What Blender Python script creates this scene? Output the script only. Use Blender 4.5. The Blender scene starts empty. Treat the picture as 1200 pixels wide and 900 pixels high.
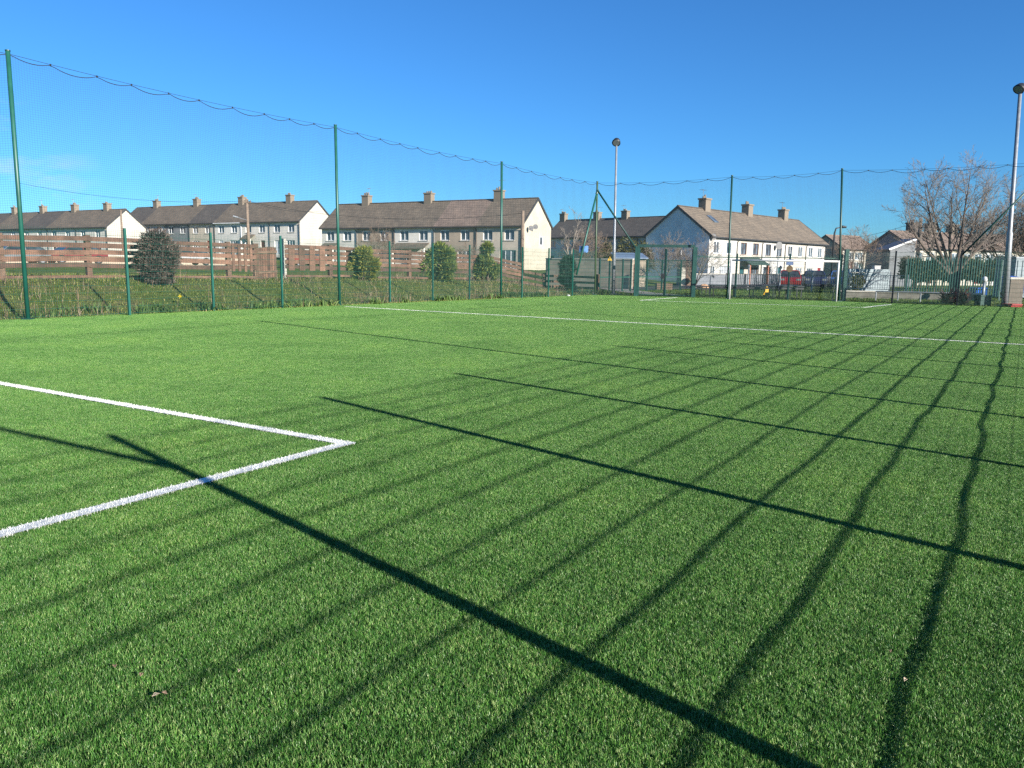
import bpy, math, random
import numpy as np
from mathutils import Vector, Matrix

random.seed(7)
RNG = np.random.default_rng(11)
SC = bpy.context.scene
COL = SC.collection
rad = math.radians
SUN_EL, SUN_AZ = 19.8, 135.0

# ------------------------------------------------------------------ camera
FPX, ROLL, YH, CH = 905.0, rad(0.8), 311.0, 1.6
PITCH = math.atan((450 - YH) * math.cos(ROLL) / FPX)
F = np.array([0, math.cos(PITCH), -math.sin(PITCH)])
R0 = np.array([1.0, 0, 0]); U0 = np.cross(R0, F)
cr, sr = math.cos(ROLL), math.sin(ROLL)
R = R0 * cr + U0 * sr
U = -R0 * sr + U0 * cr
C0 = np.array([0, 0, CH])

def ray(x, y): return F * FPX + R * (x - 600) + U * (450 - y)
def at(x, y, z=0.0):                       # photo pixel -> point at height z
    d = ray(x, y); return Vector(C0 + d * ((z - CH) / d[2]))
def atd(x, y, D):                          # photo pixel -> point at depth D
    d = ray(x, y); return Vector(C0 + d * (D / d[1]))
def on_plane(x, y, P, az):                 # photo pixel -> point on an upright plane through P running along azimuth az
    n = np.array([math.cos(az), -math.sin(az), 0])
    d = ray(x, y); t = (np.array(P) - C0) @ n / (d @ n)
    return Vector(C0 + d * t)
def px_of(p):
    d = np.array(p) - C0
    return 600 + FPX * (d @ R) / (d @ F), 450 - FPX * (d @ U) / (d @ F)

cam = bpy.data.cameras.new('camera'); co = bpy.data.objects.new('camera', cam); COL.objects.link(co)
cam.sensor_width = 36; cam.lens = 36 * FPX / 1200; cam.clip_start = 0.05; cam.clip_end = 6000
M = Matrix.Identity(4)
for i in range(3):
    M[i][0], M[i][1], M[i][2], M[i][3] = R[i], U[i], -F[i], C0[i]
co.matrix_world = M
SC.camera = co

# ------------------------------------------------------------------ materials
def srgb(r, g, b):
    f = lambda c: (c / 12.92 if c <= 0.04045 else ((c + 0.055) / 1.055) ** 2.4)
    return (f(r / 255), f(g / 255), f(b / 255), 1)

class NT:
    def __init__(s, name):
        s.m = bpy.data.materials.new(name); s.m.use_nodes = True
        s.t = s.m.node_tree; s.b = s.t.nodes['Principled BSDF']; s.o = s.t.nodes['Material Output']
    def n(s, typ, **kw):
        x = s.t.nodes.new(typ)
        for k, v in kw.items():
            if k.startswith('_'): setattr(x, k[1:], v)
            else: x.inputs[k.replace('__', ' ')].default_value = v
        return x
    def l(s, a, b): s.t.links.new(a, b)
    def ramp(s, fac, stops):
        x = s.t.nodes.new('ShaderNodeValToRGB'); s.l(fac, x.inputs[0])
        e = x.color_ramp.elements
        while len(e) < len(stops): e.new(0.5)
        for el, (p, c) in zip(e, stops): el.position = p; el.color = c
        return x.outputs[0]
    def noise(s, vec, scale, detail=4, rough=0.6):
        x = s.n('ShaderNodeTexNoise', Scale=scale, Detail=detail, Roughness=rough)
        if vec is not None: s.l(vec, x.inputs['Vector'])
        return x.outputs['Fac']
    def mix(s, fac, a, b, typ='MIX'):
        x = s.t.nodes.new('ShaderNodeMix'); x.data_type = 'RGBA'; x.blend_type = typ
        for inp, v in ((x.inputs[0], fac), (x.inputs[6], a), (x.inputs[7], b)):
            if isinstance(v, (int, float, tuple)): inp.default_value = v
            else: s.l(v, inp)
        return x.outputs[2]

def mat(name, col, rough=0.7, var=0.25, scale=3.0, bump=0.0, bscale=40, metal=0.0, spec=0.4, coord='Object', col2=None):
    t = NT(name)
    tc = t.n('ShaderNodeTexCoord'); v = tc.outputs[coord]
    c2 = col2 or tuple(c * (1 - var) for c in col[:3]) + (1,)
    c1 = tuple(min(1, c * (1 + var * 0.5)) for c in col[:3]) + (1,)
    f = t.noise(v, scale, 5, 0.65)
    t.l(t.ramp(f, [(0.3, c2), (0.7, c1)]), t.b.inputs['Base Color'])
    r = t.n('ShaderNodeMapRange'); t.l(f, r.inputs[0]); r.inputs[3].default_value = rough - 0.1; r.inputs[4].default_value = min(1, rough + 0.1)
    t.l(r.outputs[0], t.b.inputs['Roughness'])
    t.b.inputs['Metallic'].default_value = metal; t.b.inputs['Specular IOR Level'].default_value = spec
    if bump:
        b = t.n('ShaderNodeBump', Strength=bump, Distance=0.02)
        t.l(t.noise(v, bscale, 3), b.inputs['Height']); t.l(b.outputs[0], t.b.inputs['Normal'])
    return t.m

def roof_mat(name, col, col2):
    t = NT(name)
    tc = t.n('ShaderNodeTexCoord'); v = tc.outputs['Object']
    br = t.n('ShaderNodeTexBrick', Scale=1.0, Mortar__Size=0.02)
    br.inputs['Brick Width'].default_value = 0.33; br.inputs['Row Height'].default_value = 0.27
    br.inputs['Color1'].default_value = col; br.inputs['Color2'].default_value = col2
    br.inputs['Mortar'].default_value = tuple(c * 0.35 for c in col[:3]) + (1,)
    t.l(v, br.inputs['Vector'])
    f = t.noise(v, 0.9, 6, 0.7)
    sc = t.ramp(f, [(0.3, (0.6, 0.6, 0.6, 1)), (0.75, (1.25, 1.22, 1.15, 1))])
    sp = t.ramp(t.noise(v, 5, 3, 0.7), [(0.62, (1, 1, 1, 1)), (0.8, (1.5, 1.5, 1.2, 1))])
    t.l(t.mix(1.0, t.mix(1.0, br.outputs['Color'], sc, 'MULTIPLY'), sp, 'MULTIPLY'), t.b.inputs['Base Color'])
    t.b.inputs['Roughness'].default_value = 0.85
    b = t.n('ShaderNodeBump', Strength=0.5, Distance=0.03); t.l(br.outputs['Fac'], b.inputs['Height']); b.invert = True
    t.l(b.outputs[0], t.b.inputs['Normal'])
    return t.m

def foliage_mat(name, stops, scale=2.0, trans=0.25, rough=0.55):
    t = NT(name)
    g = t.n('ShaderNodeNewGeometry')
    f = t.noise(g.outputs['Position'], scale, 3)
    a = t.n('ShaderNodeMath', _operation='ADD'); t.l(g.outputs['Random Per Island'], a.inputs[0]); t.l(f, a.inputs[1])
    h = t.n('ShaderNodeMath', _operation='MULTIPLY'); t.l(a.outputs[0], h.inputs[0]); h.inputs[1].default_value = 0.5
    c = t.ramp(h.outputs[0], stops)
    t.l(c, t.b.inputs['Base Color']); t.b.inputs['Roughness'].default_value = rough; t.b.inputs['Specular IOR Level'].default_value = 0.25
    tr = t.n('ShaderNodeBsdfTranslucent'); t.l(c, tr.inputs[0])
    mx = t.n('ShaderNodeMixShader', Fac=trans); t.l(t.b.outputs[0], mx.inputs[1]); t.l(tr.outputs[0], mx.inputs[2]); t.l(mx.outputs[0], t.o.inputs[0])
    return t.m

def rgb(r, g, b): return (r, g, b, 1)
m_green = mat('green_coated_steel', rgb(0.010, 0.084, 0.062), 0.45, 0.25, 2, spec=0.5)
m_dgreen = mat('dark_green_steel', rgb(0.010, 0.055, 0.045), 0.45, 0.25, 2, spec=0.5)
m_wire = mat('green_wire', rgb(0.015, 0.085, 0.06), 0.5, 0.2, 5)
m_net = mat('net_twine', rgb(0.04, 0.065, 0.075), 0.8, 0.2, 5)
m_rope = mat('black_rope', rgb(0.015, 0.02, 0.025), 0.8, 0.2, 5)
m_galv = mat('galvanised_steel', rgb(0.27, 0.29, 0.31), 0.5, 0.2, 6, metal=0.4)
m_pal = mat('palisade_green', rgb(0.010, 0.066, 0.052), 0.45, 0.25, 2, spec=0.5)
m_dark = mat('black_painted_steel', rgb(0.02, 0.022, 0.025), 0.45, 0.3, 5)
m_white = mat('white_paint', rgb(0.52, 0.52, 0.51), 0.45, 0.08, 3)
m_upvc = mat('white_window_frame', rgb(0.75, 0.75, 0.74), 0.35, 0.05, 3)
m_brownf = mat('brown_window_frame', rgb(0.09, 0.035, 0.025), 0.4, 0.2, 3)
m_gut = mat('dark_gutter', rgb(0.04, 0.04, 0.042), 0.5, 0.2, 3)
m_wood = mat('brown_fence_wood', rgb(0.135, 0.080, 0.058), 0.85, 0.6, 1.8, bump=0.3, bscale=12)
def _board_var(m):
    t = m.node_tree; b = t.nodes['Principled BSDF']; src = b.inputs['Base Color'].links[0].from_socket
    g = t.nodes.new('ShaderNodeNewGeometry'); r = t.nodes.new('ShaderNodeValToRGB'); t.links.new(g.outputs['Random Per Island'], r.inputs[0])
    r.color_ramp.elements[0].color = (0.55, 0.58, 0.62, 1); r.color_ramp.elements[1].color = (1.45, 1.35, 1.25, 1)
    x = t.nodes.new('ShaderNodeMix'); x.data_type = 'RGBA'; x.blend_type = 'MULTIPLY'; x.inputs[0].default_value = 1
    t.links.new(src, x.inputs[6]); t.links.new(r.outputs[0], x.inputs[7]); t.links.new(x.outputs[2], b.inputs['Base Color'])
_board_var(m_wood)
m_wood2 = mat('grey_brown_wood', rgb(0.17, 0.11, 0.075), 0.85, 0.45, 2.5, bump=0.3, bscale=12)
m_pole = mat('utility_pole_wood', rgb(0.20, 0.15, 0.11), 0.85, 0.3, 3)
m_conc = mat('concrete', rgb(0.46, 0.43, 0.37), 0.85, 0.3, 1.5, bump=0.3, bscale=30)
m_asph = mat('asphalt', rgb(0.055, 0.055, 0.057), 0.85, 0.3, 1.2, bump=0.3, bscale=80)
m_pathm = mat('path_paving', rgb(0.33, 0.29, 0.26), 0.85, 0.25, 2, bump=0.2)
m_bark = mat('bark', rgb(0.10, 0.075, 0.058), 0.9, 0.4, 3, bump=0.5, bscale=15)
m_twig = mat('twigs', rgb(0.16, 0.135, 0.112), 0.9, 0.3, 1)
m_twig2 = mat('reddish_twigs', rgb(0.165, 0.12, 0.088), 0.9, 0.3, 1)
m_birch = mat('pale_bark', rgb(0.21, 0.18, 0.15), 0.85, 0.4, 4)
m_blue = mat('blue_plastic', rgb(0.02, 0.09, 0.42), 0.4, 0.2, 3)
m_red = mat('red_plastic', rgb(0.30, 0.02, 0.02), 0.45, 0.2, 3)
m_yel = mat('yellow_plastic', rgb(0.55, 0.34, 0.02), 0.45, 0.15, 3)
m_rub = mat('black_rubber', rgb(0.02, 0.02, 0.02), 0.8, 0.2, 5)
m_lens = mat('lamp_lens', rgb(0.22, 0.24, 0.24), 0.2, 0.2, 6, spec=0.7)
m_steelblue = mat('grey_blue_cladding', rgb(0.25, 0.30, 0.32), 0.6, 0.2, 1.2)
m_rock = mat('pale_stone', rgb(0.45, 0.36, 0.26), 0.9, 0.35, 6, bump=0.5)
m_brick = mat('red_brick', rgb(0.36, 0.14, 0.085), 0.85, 0.35, 8)

def glass_mat(name, col):
    t = NT(name); tc = t.n('ShaderNodeTexCoord')
    f = t.noise(tc.outputs['Object'], 0.8, 2)
    t.l(t.ramp(f, [(0.4, col), (0.6, tuple(min(1, c * 3) for c in col[:3]) + (1,))]), t.b.inputs['Base Color'])
    t.b.inputs['Roughness'].default_value = 0.06; t.b.inputs['Specular IOR Level'].default_value = 0.7
    return t.m
m_glass = glass_mat('window_glass', rgb(0.035, 0.045, 0.055))
m_cglass = glass_mat('car_glass', rgb(0.02, 0.025, 0.03))

ROOF1 = roof_mat('brown_grey_tiles', rgb(0.188, 0.150, 0.113), rgb(0.150, 0.124, 0.096))
ROOF2 = roof_mat('lighter_tiles', rgb(0.25, 0.185, 0.15), rgb(0.21, 0.16, 0.13))
ROOF3 = roof_mat('dark_grey_tiles', rgb(0.115, 0.10, 0.088), rgb(0.095, 0.083, 0.075))
def wallm(n, c): return mat(n, c, 0.9, 0.16, 0.7, bump=0.35, bscale=25)
W_cream = wallm('cream_render', rgb(0.43, 0.395, 0.315))
W_beige = wallm('beige_pebbledash', rgb(0.52, 0.45, 0.36))
W_brown = wallm('brown_pebbledash', rgb(0.38, 0.31, 0.235))
W_grey = wallm('grey_pebbledash', rgb(0.47, 0.45, 0.41))
W_white = wallm('white_render', rgb(0.68, 0.65, 0.59))
W_pale = wallm('pale_grey_render', rgb(0.70, 0.66, 0.58))
W_ivory = wallm('ivory_render', rgb(0.44, 0.41, 0.35))
W_chim = wallm('chimney_render', rgb(0.20, 0.165, 0.125))
W_gab = wallm('off_white_gable', rgb(0.42, 0.395, 0.345))
W_hwhite = wallm('white_sunlit_render', rgb(0.47, 0.455, 0.42))  # sunlit copy of the white render, colour lowered for full sun
W_slate = wallm('grey_blue_render', rgb(0.19, 0.20, 0.21))

# ------------------------------------------------------------------ mesh helpers
class MB:
    def __init__(s): s.v = []; s.f = []
    def add(s, vs, fs):
        o = len(s.v); s.v += [tuple(v) for v in vs]; s.f += [tuple(i + o for i in f) for f in fs]
    def hexa(s, p):          # 8 points: bottom ring then top ring
        s.add(p, [(3, 2, 1, 0), (4, 5, 6, 7), (0, 1, 5, 4), (1, 2, 6, 5), (2, 3, 7, 6), (3, 0, 4, 7)])
    def box(s, x0, x1, y0, y1, z0, z1):
        s.hexa([(x0, y0, z0), (x1, y0, z0), (x1, y1, z0), (x0, y1, z0), (x0, y0, z1), (x1, y0, z1), (x1, y1, z1), (x0, y1, z1)])
    def obox(s, c, ax, hl, hw, z0, z1):   # box centred on c in plan, along azimuth-direction vector ax
        ax = Vector((ax[0], ax[1], 0)).normalized(); nn = Vector((-ax.y, ax.x, 0)); c = Vector((c[0], c[1], 0))
        q = [c - ax * hl - nn * hw, c + ax * hl - nn * hw, c + ax * hl + nn * hw, c - ax * hl + nn * hw]
        s.hexa([(p.x, p.y, z0) for p in q] + [(p.x, p.y, z1) for p in q])
    def bar(s, p0, p1, w, h, up=(0, 0, 1)):  # rectangular bar between two points
        p0 = Vector(p0); p1 = Vector(p1); d = (p1 - p0).normalized(); u = Vector(up)
        if abs(d.dot(u)) > 0.95: u = Vector((1, 0, 0))
        a = d.cross(u).normalized() * (w / 2); b = a.cross(d).normalized() * (h / 2)
        s.hexa([p0 - a - b, p0 + a - b, p0 + a + b, p0 - a + b, p1 - a - b, p1 + a - b, p1 + a + b, p1 - a + b])
    def tube(s, pts, rs, n=6, cap=True):
        pts = [Vector(p) for p in pts]; k = len(pts)
        if not hasattr(rs, '__len__'): rs = [rs] * k
        o = len(s.v); ref = None
        for i, p in enumerate(pts):
            d = (pts[min(i + 1, k - 1)] - pts[max(i - 1, 0)])
            d = d.normalized() if d.length > 1e-9 else Vector((0, 0, 1))
            if ref is None: ref = Vector((1, 0, 0)) if abs(d.x) < 0.8 else Vector((0, 1, 0))
            a = d.cross(ref).normalized(); b = d.cross(a)
            ref = b.cross(d) if False else ref
            for j in range(n):
                t = 2 * math.pi * j / n
                q = p + (a * math.cos(t) + b * math.sin(t)) * rs[i]; s.v.append((q.x, q.y, q.z))
        for i in range(k - 1):
            for j in range(n):
                s.f.append((o + i * n + j, o + i * n + (j + 1) % n, o + (i + 1) * n + (j + 1) % n, o + (i + 1) * n + j))
        if cap:
            s.f.append(tuple(o + j for j in reversed(range(n)))); s.f.append(tuple(o + (k - 1) * n + j for j in range(n)))
    def prism(s, poly, axis, a0, a1):     # poly in the two other axes
        k = len(poly)
        def mk(a):
            if axis == 'x': return [(a, p, q) for p, q in poly]
            if axis == 'y': return [(p, a, q) for p, q in poly]
            return [(p, q, a) for p, q in poly]
        s.add(mk(a0) + mk(a1), [tuple(range(k - 1, -1, -1)), tuple(range(k, 2 * k))] + [(i, (i + 1) % k, k + (i + 1) % k, k + i) for i in range(k)])
    def disc(s, c, r, thick, nrm, n=16):
        c = Vector(c); nrm = Vector(nrm).normalized()
        s.tube([c - nrm * thick / 2, c + nrm * thick / 2], r, n)
    def build(s, name, m, parent=None, loc=None, smooth=False, bevel=0):
        me = bpy.data.meshes.new(name)
        vs = s.v
        if loc is not None: vs = [(v[0] - loc[0], v[1] - loc[1], v[2] - loc[2]) for v in vs]
        me.from_pydata(vs, [], s.f); me.update()
        if isinstance(m, (list, tuple)):
            for q in m: me.materials.append(q)
        elif m: me.materials.append(m)
        if smooth: me.polygons.foreach_set('use_smooth', [True] * len(me.polygons))
        o = bpy.data.objects.new(name, me); COL.objects.link(o)
        if parent is not None: o.parent = parent
        elif loc is not None: o.location = loc
        if bevel:
            b = o.modifiers.new('bevel', 'BEVEL'); b.width = bevel; b.segments = 2; b.limit_method = 'ANGLE'
        return o

def tag(o, label, cat, group=None, kind=None):
    if label: o['label'] = label
    if cat: o['category'] = cat
    if group: o['group'] = group
    if kind: o['kind'] = kind
    return o
def thing(name, label, cat, loc, rotz=0, group=None):
    o = bpy.data.objects.new(name, None); COL.objects.link(o); o.location = loc; o.rotation_euler = (0, 0, rotz); o.empty_display_size = 0.2
    return tag(o, label, cat, group)
def struct(o): o['kind'] = 'structure'; return o

# ------------------------------------------------------------------ pitch outline (world)
L1, L2, L3, LC = at(33, 375), at(398, 358), at(587, 350), at(697, 346)
L0 = L1 + (L1 - L2)                          # next net post, left of the frame
FG0, FG1 = at(745, 347.3), at(812, 348.5)    # gate ends
F1, F2, F3, F4, FR = at(852, 350.5), at(983, 353.5), at(1045, 356), at(1121, 358.5), at(1203, 361)
RN = Vector((0.22 * 0.834 - 0.5 * 0.552, -0.22 * 0.552 - 0.5 * 0.834, 0))              # near right corner pole, just behind the camera
rdir = (FR - RN).normalized(); rn = Vector((rdir.y, -rdir.x, 0))
ldir = (LC - L1).normalized(); ln = Vector((-ldir.y, ldir.x, 0))   # ln points out of the pitch on the left

def sstep(a, b, x):
    t = np.clip((x - a) / (b - a), 0, 1); return t * t * (3 - 2 * t)
CTRL = [(-17.5, 24, 0.95), (-10, 34, 0.9), (-2, 45, 0.75), (3, 50, 0.45), (-30, 60, 1.2), (1, 88, 1.1), (-25, 104, 1.3), (-32, 118, 2.3), (-65, 120, 1.9), (-100, 150, 2.0), (20, 114, 0.9), (40, 90, 0.0), (60, 200, 1.5)]
def gz(x, y):
    x = np.asarray(x, float); y = np.asarray(y, float)
    u = (x - L1.x) * ln.x + (y - L1.y) * ln.y
    v = (x - L1.x) * ldir.x + (y - L1.y) * ldir.y
    num = 0; den = 0
    for a, b, h in CTRL:
        w = 1 / ((x - a) ** 2 + (y - b) ** 2 + 4) ** 1.5; num = num + w * h; den = den + w
    p = num / den
    m = sstep(0.4, 4.6, u) * (1 - sstep(25, 32, v) * (1 - sstep(6, 24, u)))
    far = 1 - sstep(250, 500, np.hypot(x, y))
    lump = 0.05 * np.sin(x * 1.7 + np.sin(y * 1.1)) * np.sin(y * 1.9 + x * 0.4) * m
    return p * m * far + lump
def gv(p, dz=0): return Vector((p[0], p[1], float(gz(p[0], p[1])) + dz))

# ------------------------------------------------------------------ ground
def ground():
    xs = np.concatenate([np.linspace(-2500, -120, 12)[:-1], np.arange(-120, -45, 3.0), np.arange(-45, 50, 0.6), np.arange(50, 140, 3.0), np.linspace(140, 2500, 12)])
    ys = np.concatenate([np.linspace(-400, -10, 8)[:-1], np.arange(-10, 66, 0.6), np.arange(66, 220, 3.0), np.linspace(220, 3500, 14)])
    X, Y = np.meshgrid(xs, ys); Z = gz(X, Y)
    v = np.stack([X, Y, Z], -1).reshape(-1, 3); nx = len(xs); ny = len(ys)
    i = np.arange(ny - 1)[:, None] * nx + np.arange(nx - 1)[None]; i = i.reshape(-1)
    f = np.stack([i, i + 1, i + nx + 1, i + nx], -1)
    me = bpy.data.meshes.new('ground'); me.from_pydata(v.tolist(), [], f.tolist()); me.polygons.foreach_set('use_smooth', [True] * len(me.polygons))
    t = NT('rough_grass_ground'); g = t.n('ShaderNodeNewGeometry'); P = g.outputs['Position']
    a = t.ramp(t.noise(P, 0.6, 6, 0.7), [(0.3, rgb(0.065, 0.11, 0.024)), (0.5, rgb(0.11, 0.15, 0.036)), (0.68, rgb(0.17, 0.145, 0.075))])
    b = t.ramp(t.noise(P, 9, 4, 0.7), [(0.3, rgb(0.5, 0.5, 0.5)), (0.7, rgb(1.2, 1.2, 1.1))])
    t.l(t.mix(1.0, a, b, 'MULTIPLY'), t.b.inputs['Base Color']); t.b.inputs['Roughness'].default_value = 0.95; t.b.inputs['Specular IOR Level'].default_value = 0.1
    bp = t.n('ShaderNodeBump', Strength=0.8, Distance=0.06); t.l(t.noise(P, 14, 4, 0.7), bp.inputs['Height']); t.l(bp.outputs[0], t.b.inputs['Normal'])
    me.materials.append(t.m)
    o = bpy.data.objects.new('ground', me); COL.objects.link(o); struct(o)
ground()

PO = [RN - rdir * 1.0 + rn * 0.12, FR + rn * 0.12 + rdir * 0.2, F4, F3, F2 + Vector((0.1, 0.25, 0)), F1 + Vector((0, 0.25, 0)), FG1, FG0, LC + Vector((0.15, 0.15, 0)), L3 + ln * 0.12, L2 + ln * 0.12, L1 + ln * 0.12, L0 + ln * 0.12, Vector((-24, -1, 0))]
def inside(x, y, poly=PO):
    c = False; n = len(poly)
    for i in range(n):
        a, b = poly[i], poly[(i + 1) % n]
        if (a.y > y) != (b.y > y) and x < (b.x - a.x) * (y - a.y) / (b.y - a.y) + a.x: c = not c
    return c
def sheet(name, pts, z, m):
    b = MB(); b.add([(p.x, p.y, z) for p in pts], [tuple(range(len(pts)))]); return struct(b.build(name, m))
t = NT('turf_infill'); g = t.n('ShaderNodeNewGeometry')
t.l(t.ramp(t.noise(g.outputs['Position'], 60, 3), [(0.35, rgb(0.02, 0.045, 0.012)), (0.7, rgb(0.04, 0.09, 0.022))]), t.b.inputs['Base Color']); t.b.inputs['Roughness'].default_value = 1.0
t.b.inputs['Specular IOR Level'].default_value = 0.0
sheet('pitch', PO, 0.006, t.m)

# turf: one tile of blades, laid over the pitch with geometry nodes
TILE = 0.5
def turf_material():
    t = NT('artificial_turf_blades'); g = t.n('ShaderNodeNewGeometry'); P = g.outputs['Position']
    isl = g.outputs['Random Per Island']
    c = t.ramp(isl, [(0.0, rgb(0.037, 0.138, 0.020)), (0.45, rgb(0.079, 0.230, 0.037)), (0.78, rgb(0.170, 0.330, 0.080)), (1.0, rgb(0.40, 0.49, 0.21))])
    big = t.ramp(t.noise(P, 0.55, 5, 0.62), [(0.3, rgb(0.74, 0.80, 0.74)), (0.5, rgb(1, 1, 1)), (0.70, rgb(1.22, 1.13, 1.05))])
    mid = t.ramp(t.noise(P, 6, 4, 0.7), [(0.28, rgb(0.62, 0.70, 0.64)), (0.72, rgb(1.34, 1.26, 1.22))])
    col = t.mix(1.0, t.mix(1.0, c, big, 'MULTIPLY'), mid, 'MULTIPLY')
    t.l(col, t.b.inputs['Base Color']); t.b.inputs['Roughness'].default_value = 0.42; t.b.inputs['Specular IOR Level'].default_value = 0.5
    tr = t.n('ShaderNodeBsdfTranslucent'); t.l(col, tr.inputs[0])
    mx = t.n('ShaderNodeMixShader', Fac=0.22); t.l(t.b.outputs[0], mx.inputs[1]); t.l(tr.outputs[0], mx.inputs[2]); t.l(mx.outputs[0], t.o.inputs[0])
    return t.m
m_turf = turf_material()
def blades(n, xy, hmin, hmax, width, lean, z0=None, rng=RNG, curl=0.5):
    """numpy blades: returns verts (n*5,3) and faces"""
    h = rng.uniform(hmin, hmax, n); a = rng.uniform(0, 2 * np.pi, n); la = rng.uniform(0, 2 * np.pi, n); le = np.abs(rng.normal(0, lean, n)) * h
    wx, wy = np.cos(a) * width / 2, np.sin(a) * width / 2
    dx, dy = np.cos(la) * le, np.sin(la) * le
    x, y = xy[:, 0], xy[:, 1]; z = np.zeros(n) if z0 is None else z0
    V = np.empty((n, 5, 3))
    V[:, 0] = np.stack([x - wx, y - wy, z], -1); V[:, 1] = np.stack([x + wx, y + wy, z], -1)
    mx_, my_ = x + dx * (0.5 - curl * 0.25), y + dy * (0.5 - curl * 0.25); mz = z + h * 0.58
    V[:, 2] = np.stack([mx_ + wx * 0.85, my_ + wy * 0.85, mz], -1); V[:, 3] = np.stack([mx_ - wx * 0.85, my_ - wy * 0.85, mz], -1)
    V[:, 4] = np.stack([x + dx, y + dy, z + h * np.clip(1 - (le / h) ** 2 * 0.3, 0.4, 1)], -1)
    i = np.arange(n) * 5
    f = [tuple(q) for q in np.stack([i, i + 1, i + 2, i + 3], -1).tolist()] + [tuple(q) for q in np.stack([i + 3, i + 2, i + 4], -1).tolist()]
    return V.reshape(-1, 3), f
def mesh_obj(name, V, f, m, loc=None):
    me = bpy.data.meshes.new(name); me.from_pydata(V.tolist() if hasattr(V, 'tolist') else V, [], f); me.update()
    if m: me.materials.append(m)
    o = bpy.data.objects.new(name, me); COL.objects.link(o)
    if loc is not None: o.location = loc
    return o

def turf():
    n_t, k = 2000, 6
    tc = RNG.uniform(-TILE / 2, TILE / 2, (n_t, 2))
    xy = np.repeat(tc, k, 0) + RNG.normal(0, 0.009, (n_t * k, 2))
    V, f = blades(n_t * k, xy, 0.009, 0.022, 0.0019, 0.65)
    a = math.atan2(rdir.x, rdir.y); ca, sa = math.cos(a), math.sin(a)
    pts = []
    for i in range(-6, 100):
        for j in range(-60, 12):
            p = Vector((0, 0, 0)) + rdir * (i * TILE) + rn * (j * TILE)
            q = [(p + rdir * s1 * TILE / 2 + rn * s2 * TILE / 2) for s1 in (-1, 1) for s2 in (-1, 1)]
            if sum(inside(w.x, w.y) for w in q) < 2 and not inside(p.x, p.y): continue
            pts.append((i * TILE, j * TILE))
    # object space: x along rn, y along rdir
    PV = np.array([(j, i, 0.006) for i, j in pts])
    nb = len(V)
    me = bpy.data.meshes.new('artificial_grass'); me.from_pydata(np.concatenate([V, PV]).tolist(), [], f); me.update(); me.materials.append(m_turf)
    at_ = me.attributes.new('is_point', 'BOOLEAN', 'POINT'); at_.data.foreach_set('value', [False] * nb + [True] * len(PV))
    o = bpy.data.objects.new('artificial_grass', me); COL.objects.link(o)
    o.rotation_euler = (0, 0, -a)
    tag(o, 'short bright green artificial grass covering the pitch', None, kind='stuff')
    ng = bpy.data.node_groups.new('turf_tiles', 'GeometryNodeTree')
    ng.interface.new_socket('Geometry', in_out='INPUT', socket_type='NodeSocketGeometry'); ng.interface.new_socket('Geometry', in_out='OUTPUT', socket_type='NodeSocketGeometry')
    N = ng.nodes.new; gi = N('NodeGroupInput'); go = N('NodeGroupOutput')
    na = N('GeometryNodeInputNamedAttribute'); na.data_type = 'BOOLEAN'; na.inputs[0].default_value = 'is_point'
    sp = N('GeometryNodeSeparateGeometry'); ip = N('GeometryNodeInstanceOnPoints')
    rv = N('FunctionNodeRandomValue'); rv.data_type = 'INT'; rv.inputs[4].default_value = 0; rv.inputs[5].default_value = 3
    mu = N('ShaderNodeMath'); mu.operation = 'MULTIPLY'; mu.inputs[1].default_value = math.pi / 2
    cx = N('ShaderNodeCombineXYZ')
    L = ng.links.new
    ao = [s for s in na.outputs if s.enabled][0]
    ro = [s for s in rv.outputs if s.enabled][0]
    L(gi.outputs[0], sp.inputs['Geometry']); L(ao, sp.inputs['Selection'])
    L(sp.outputs['Selection'], ip.inputs['Points']); L(sp.outputs['Inverted'], ip.inputs['Instance'])
    L(ro, mu.inputs[0]); L(mu.outputs[0], cx.inputs['Z']); L(cx.outputs[0], ip.inputs['Rotation'])
    L(ip.outputs['Instances'], go.inputs[0])
    md = o.modifiers.new('tiles', 'NODES'); md.node_group = ng
turf()

# white lines: a strip of white fibres
m_line = mat('white_turf_line', rgb(0.76, 0.76, 0.70), 0.6, 0.2, 9, coord='Object')
def field_line(name, a, b, w=0.115, dens=9000, hmul=1.0):
    a = Vector(a); b = Vector(b); d = (b - a); Ln = d.length; d.normalize(); n = Vector((-d.y, d.x, 0))
    k = int(Ln * w * dens); s = RNG.uniform(0, Ln, k); q = RNG.normal(0, 1, k); q = RNG.uniform(-w / 2, w / 2, k) + RNG.normal(0, 0.004, k)
    xy = np.stack([a.x + d.x * s + n.x * q, a.y + d.y * s + n.y * q], -1)
    V, f = blades(k, xy, 0.020 * hmul, 0.036 * hmul, 0.004, 0.5)
    V[:, 2] += 0.006
    nb = len(V)
    st = [a - n * w / 2, b - n * w / 2, b + n * w / 2, a + n * w / 2]
    V = np.concatenate([V, np.array([(p.x, p.y, 0.023) for p in st])]); f = f + [(nb, nb + 1, nb + 2, nb + 3)]
    o = mesh_obj(name, V, f, m_line); struct(o); return o
A0, A1, B0 = at(0, 451), at(406, 522), at(0, 630)
field_line('field_line', A1 + (A1 - A0).normalized() * 0.06, A0 + (A0 - A1).normalized() * 3)
field_line('field_line', A1 + (B0 - A1).normalized() * 0.06, B0 + (B0 - A1).normalized() * 2)
field_line('field_line', at(405, 360), at(1200, 405) + (at(1200, 405) - at(405, 360)).normalized() * 0.3, 0.10, 5000)
e1, e2 = at(750, 352.5), at(1012, 361)
field_line('field_line', e1, e2, 0.08, 4000); field_line('field_line', e1, at(793, 349.2), 0.10, 4000); field_line('field_line', e2, at(1044, 357.3), 0.12, 4000)

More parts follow.
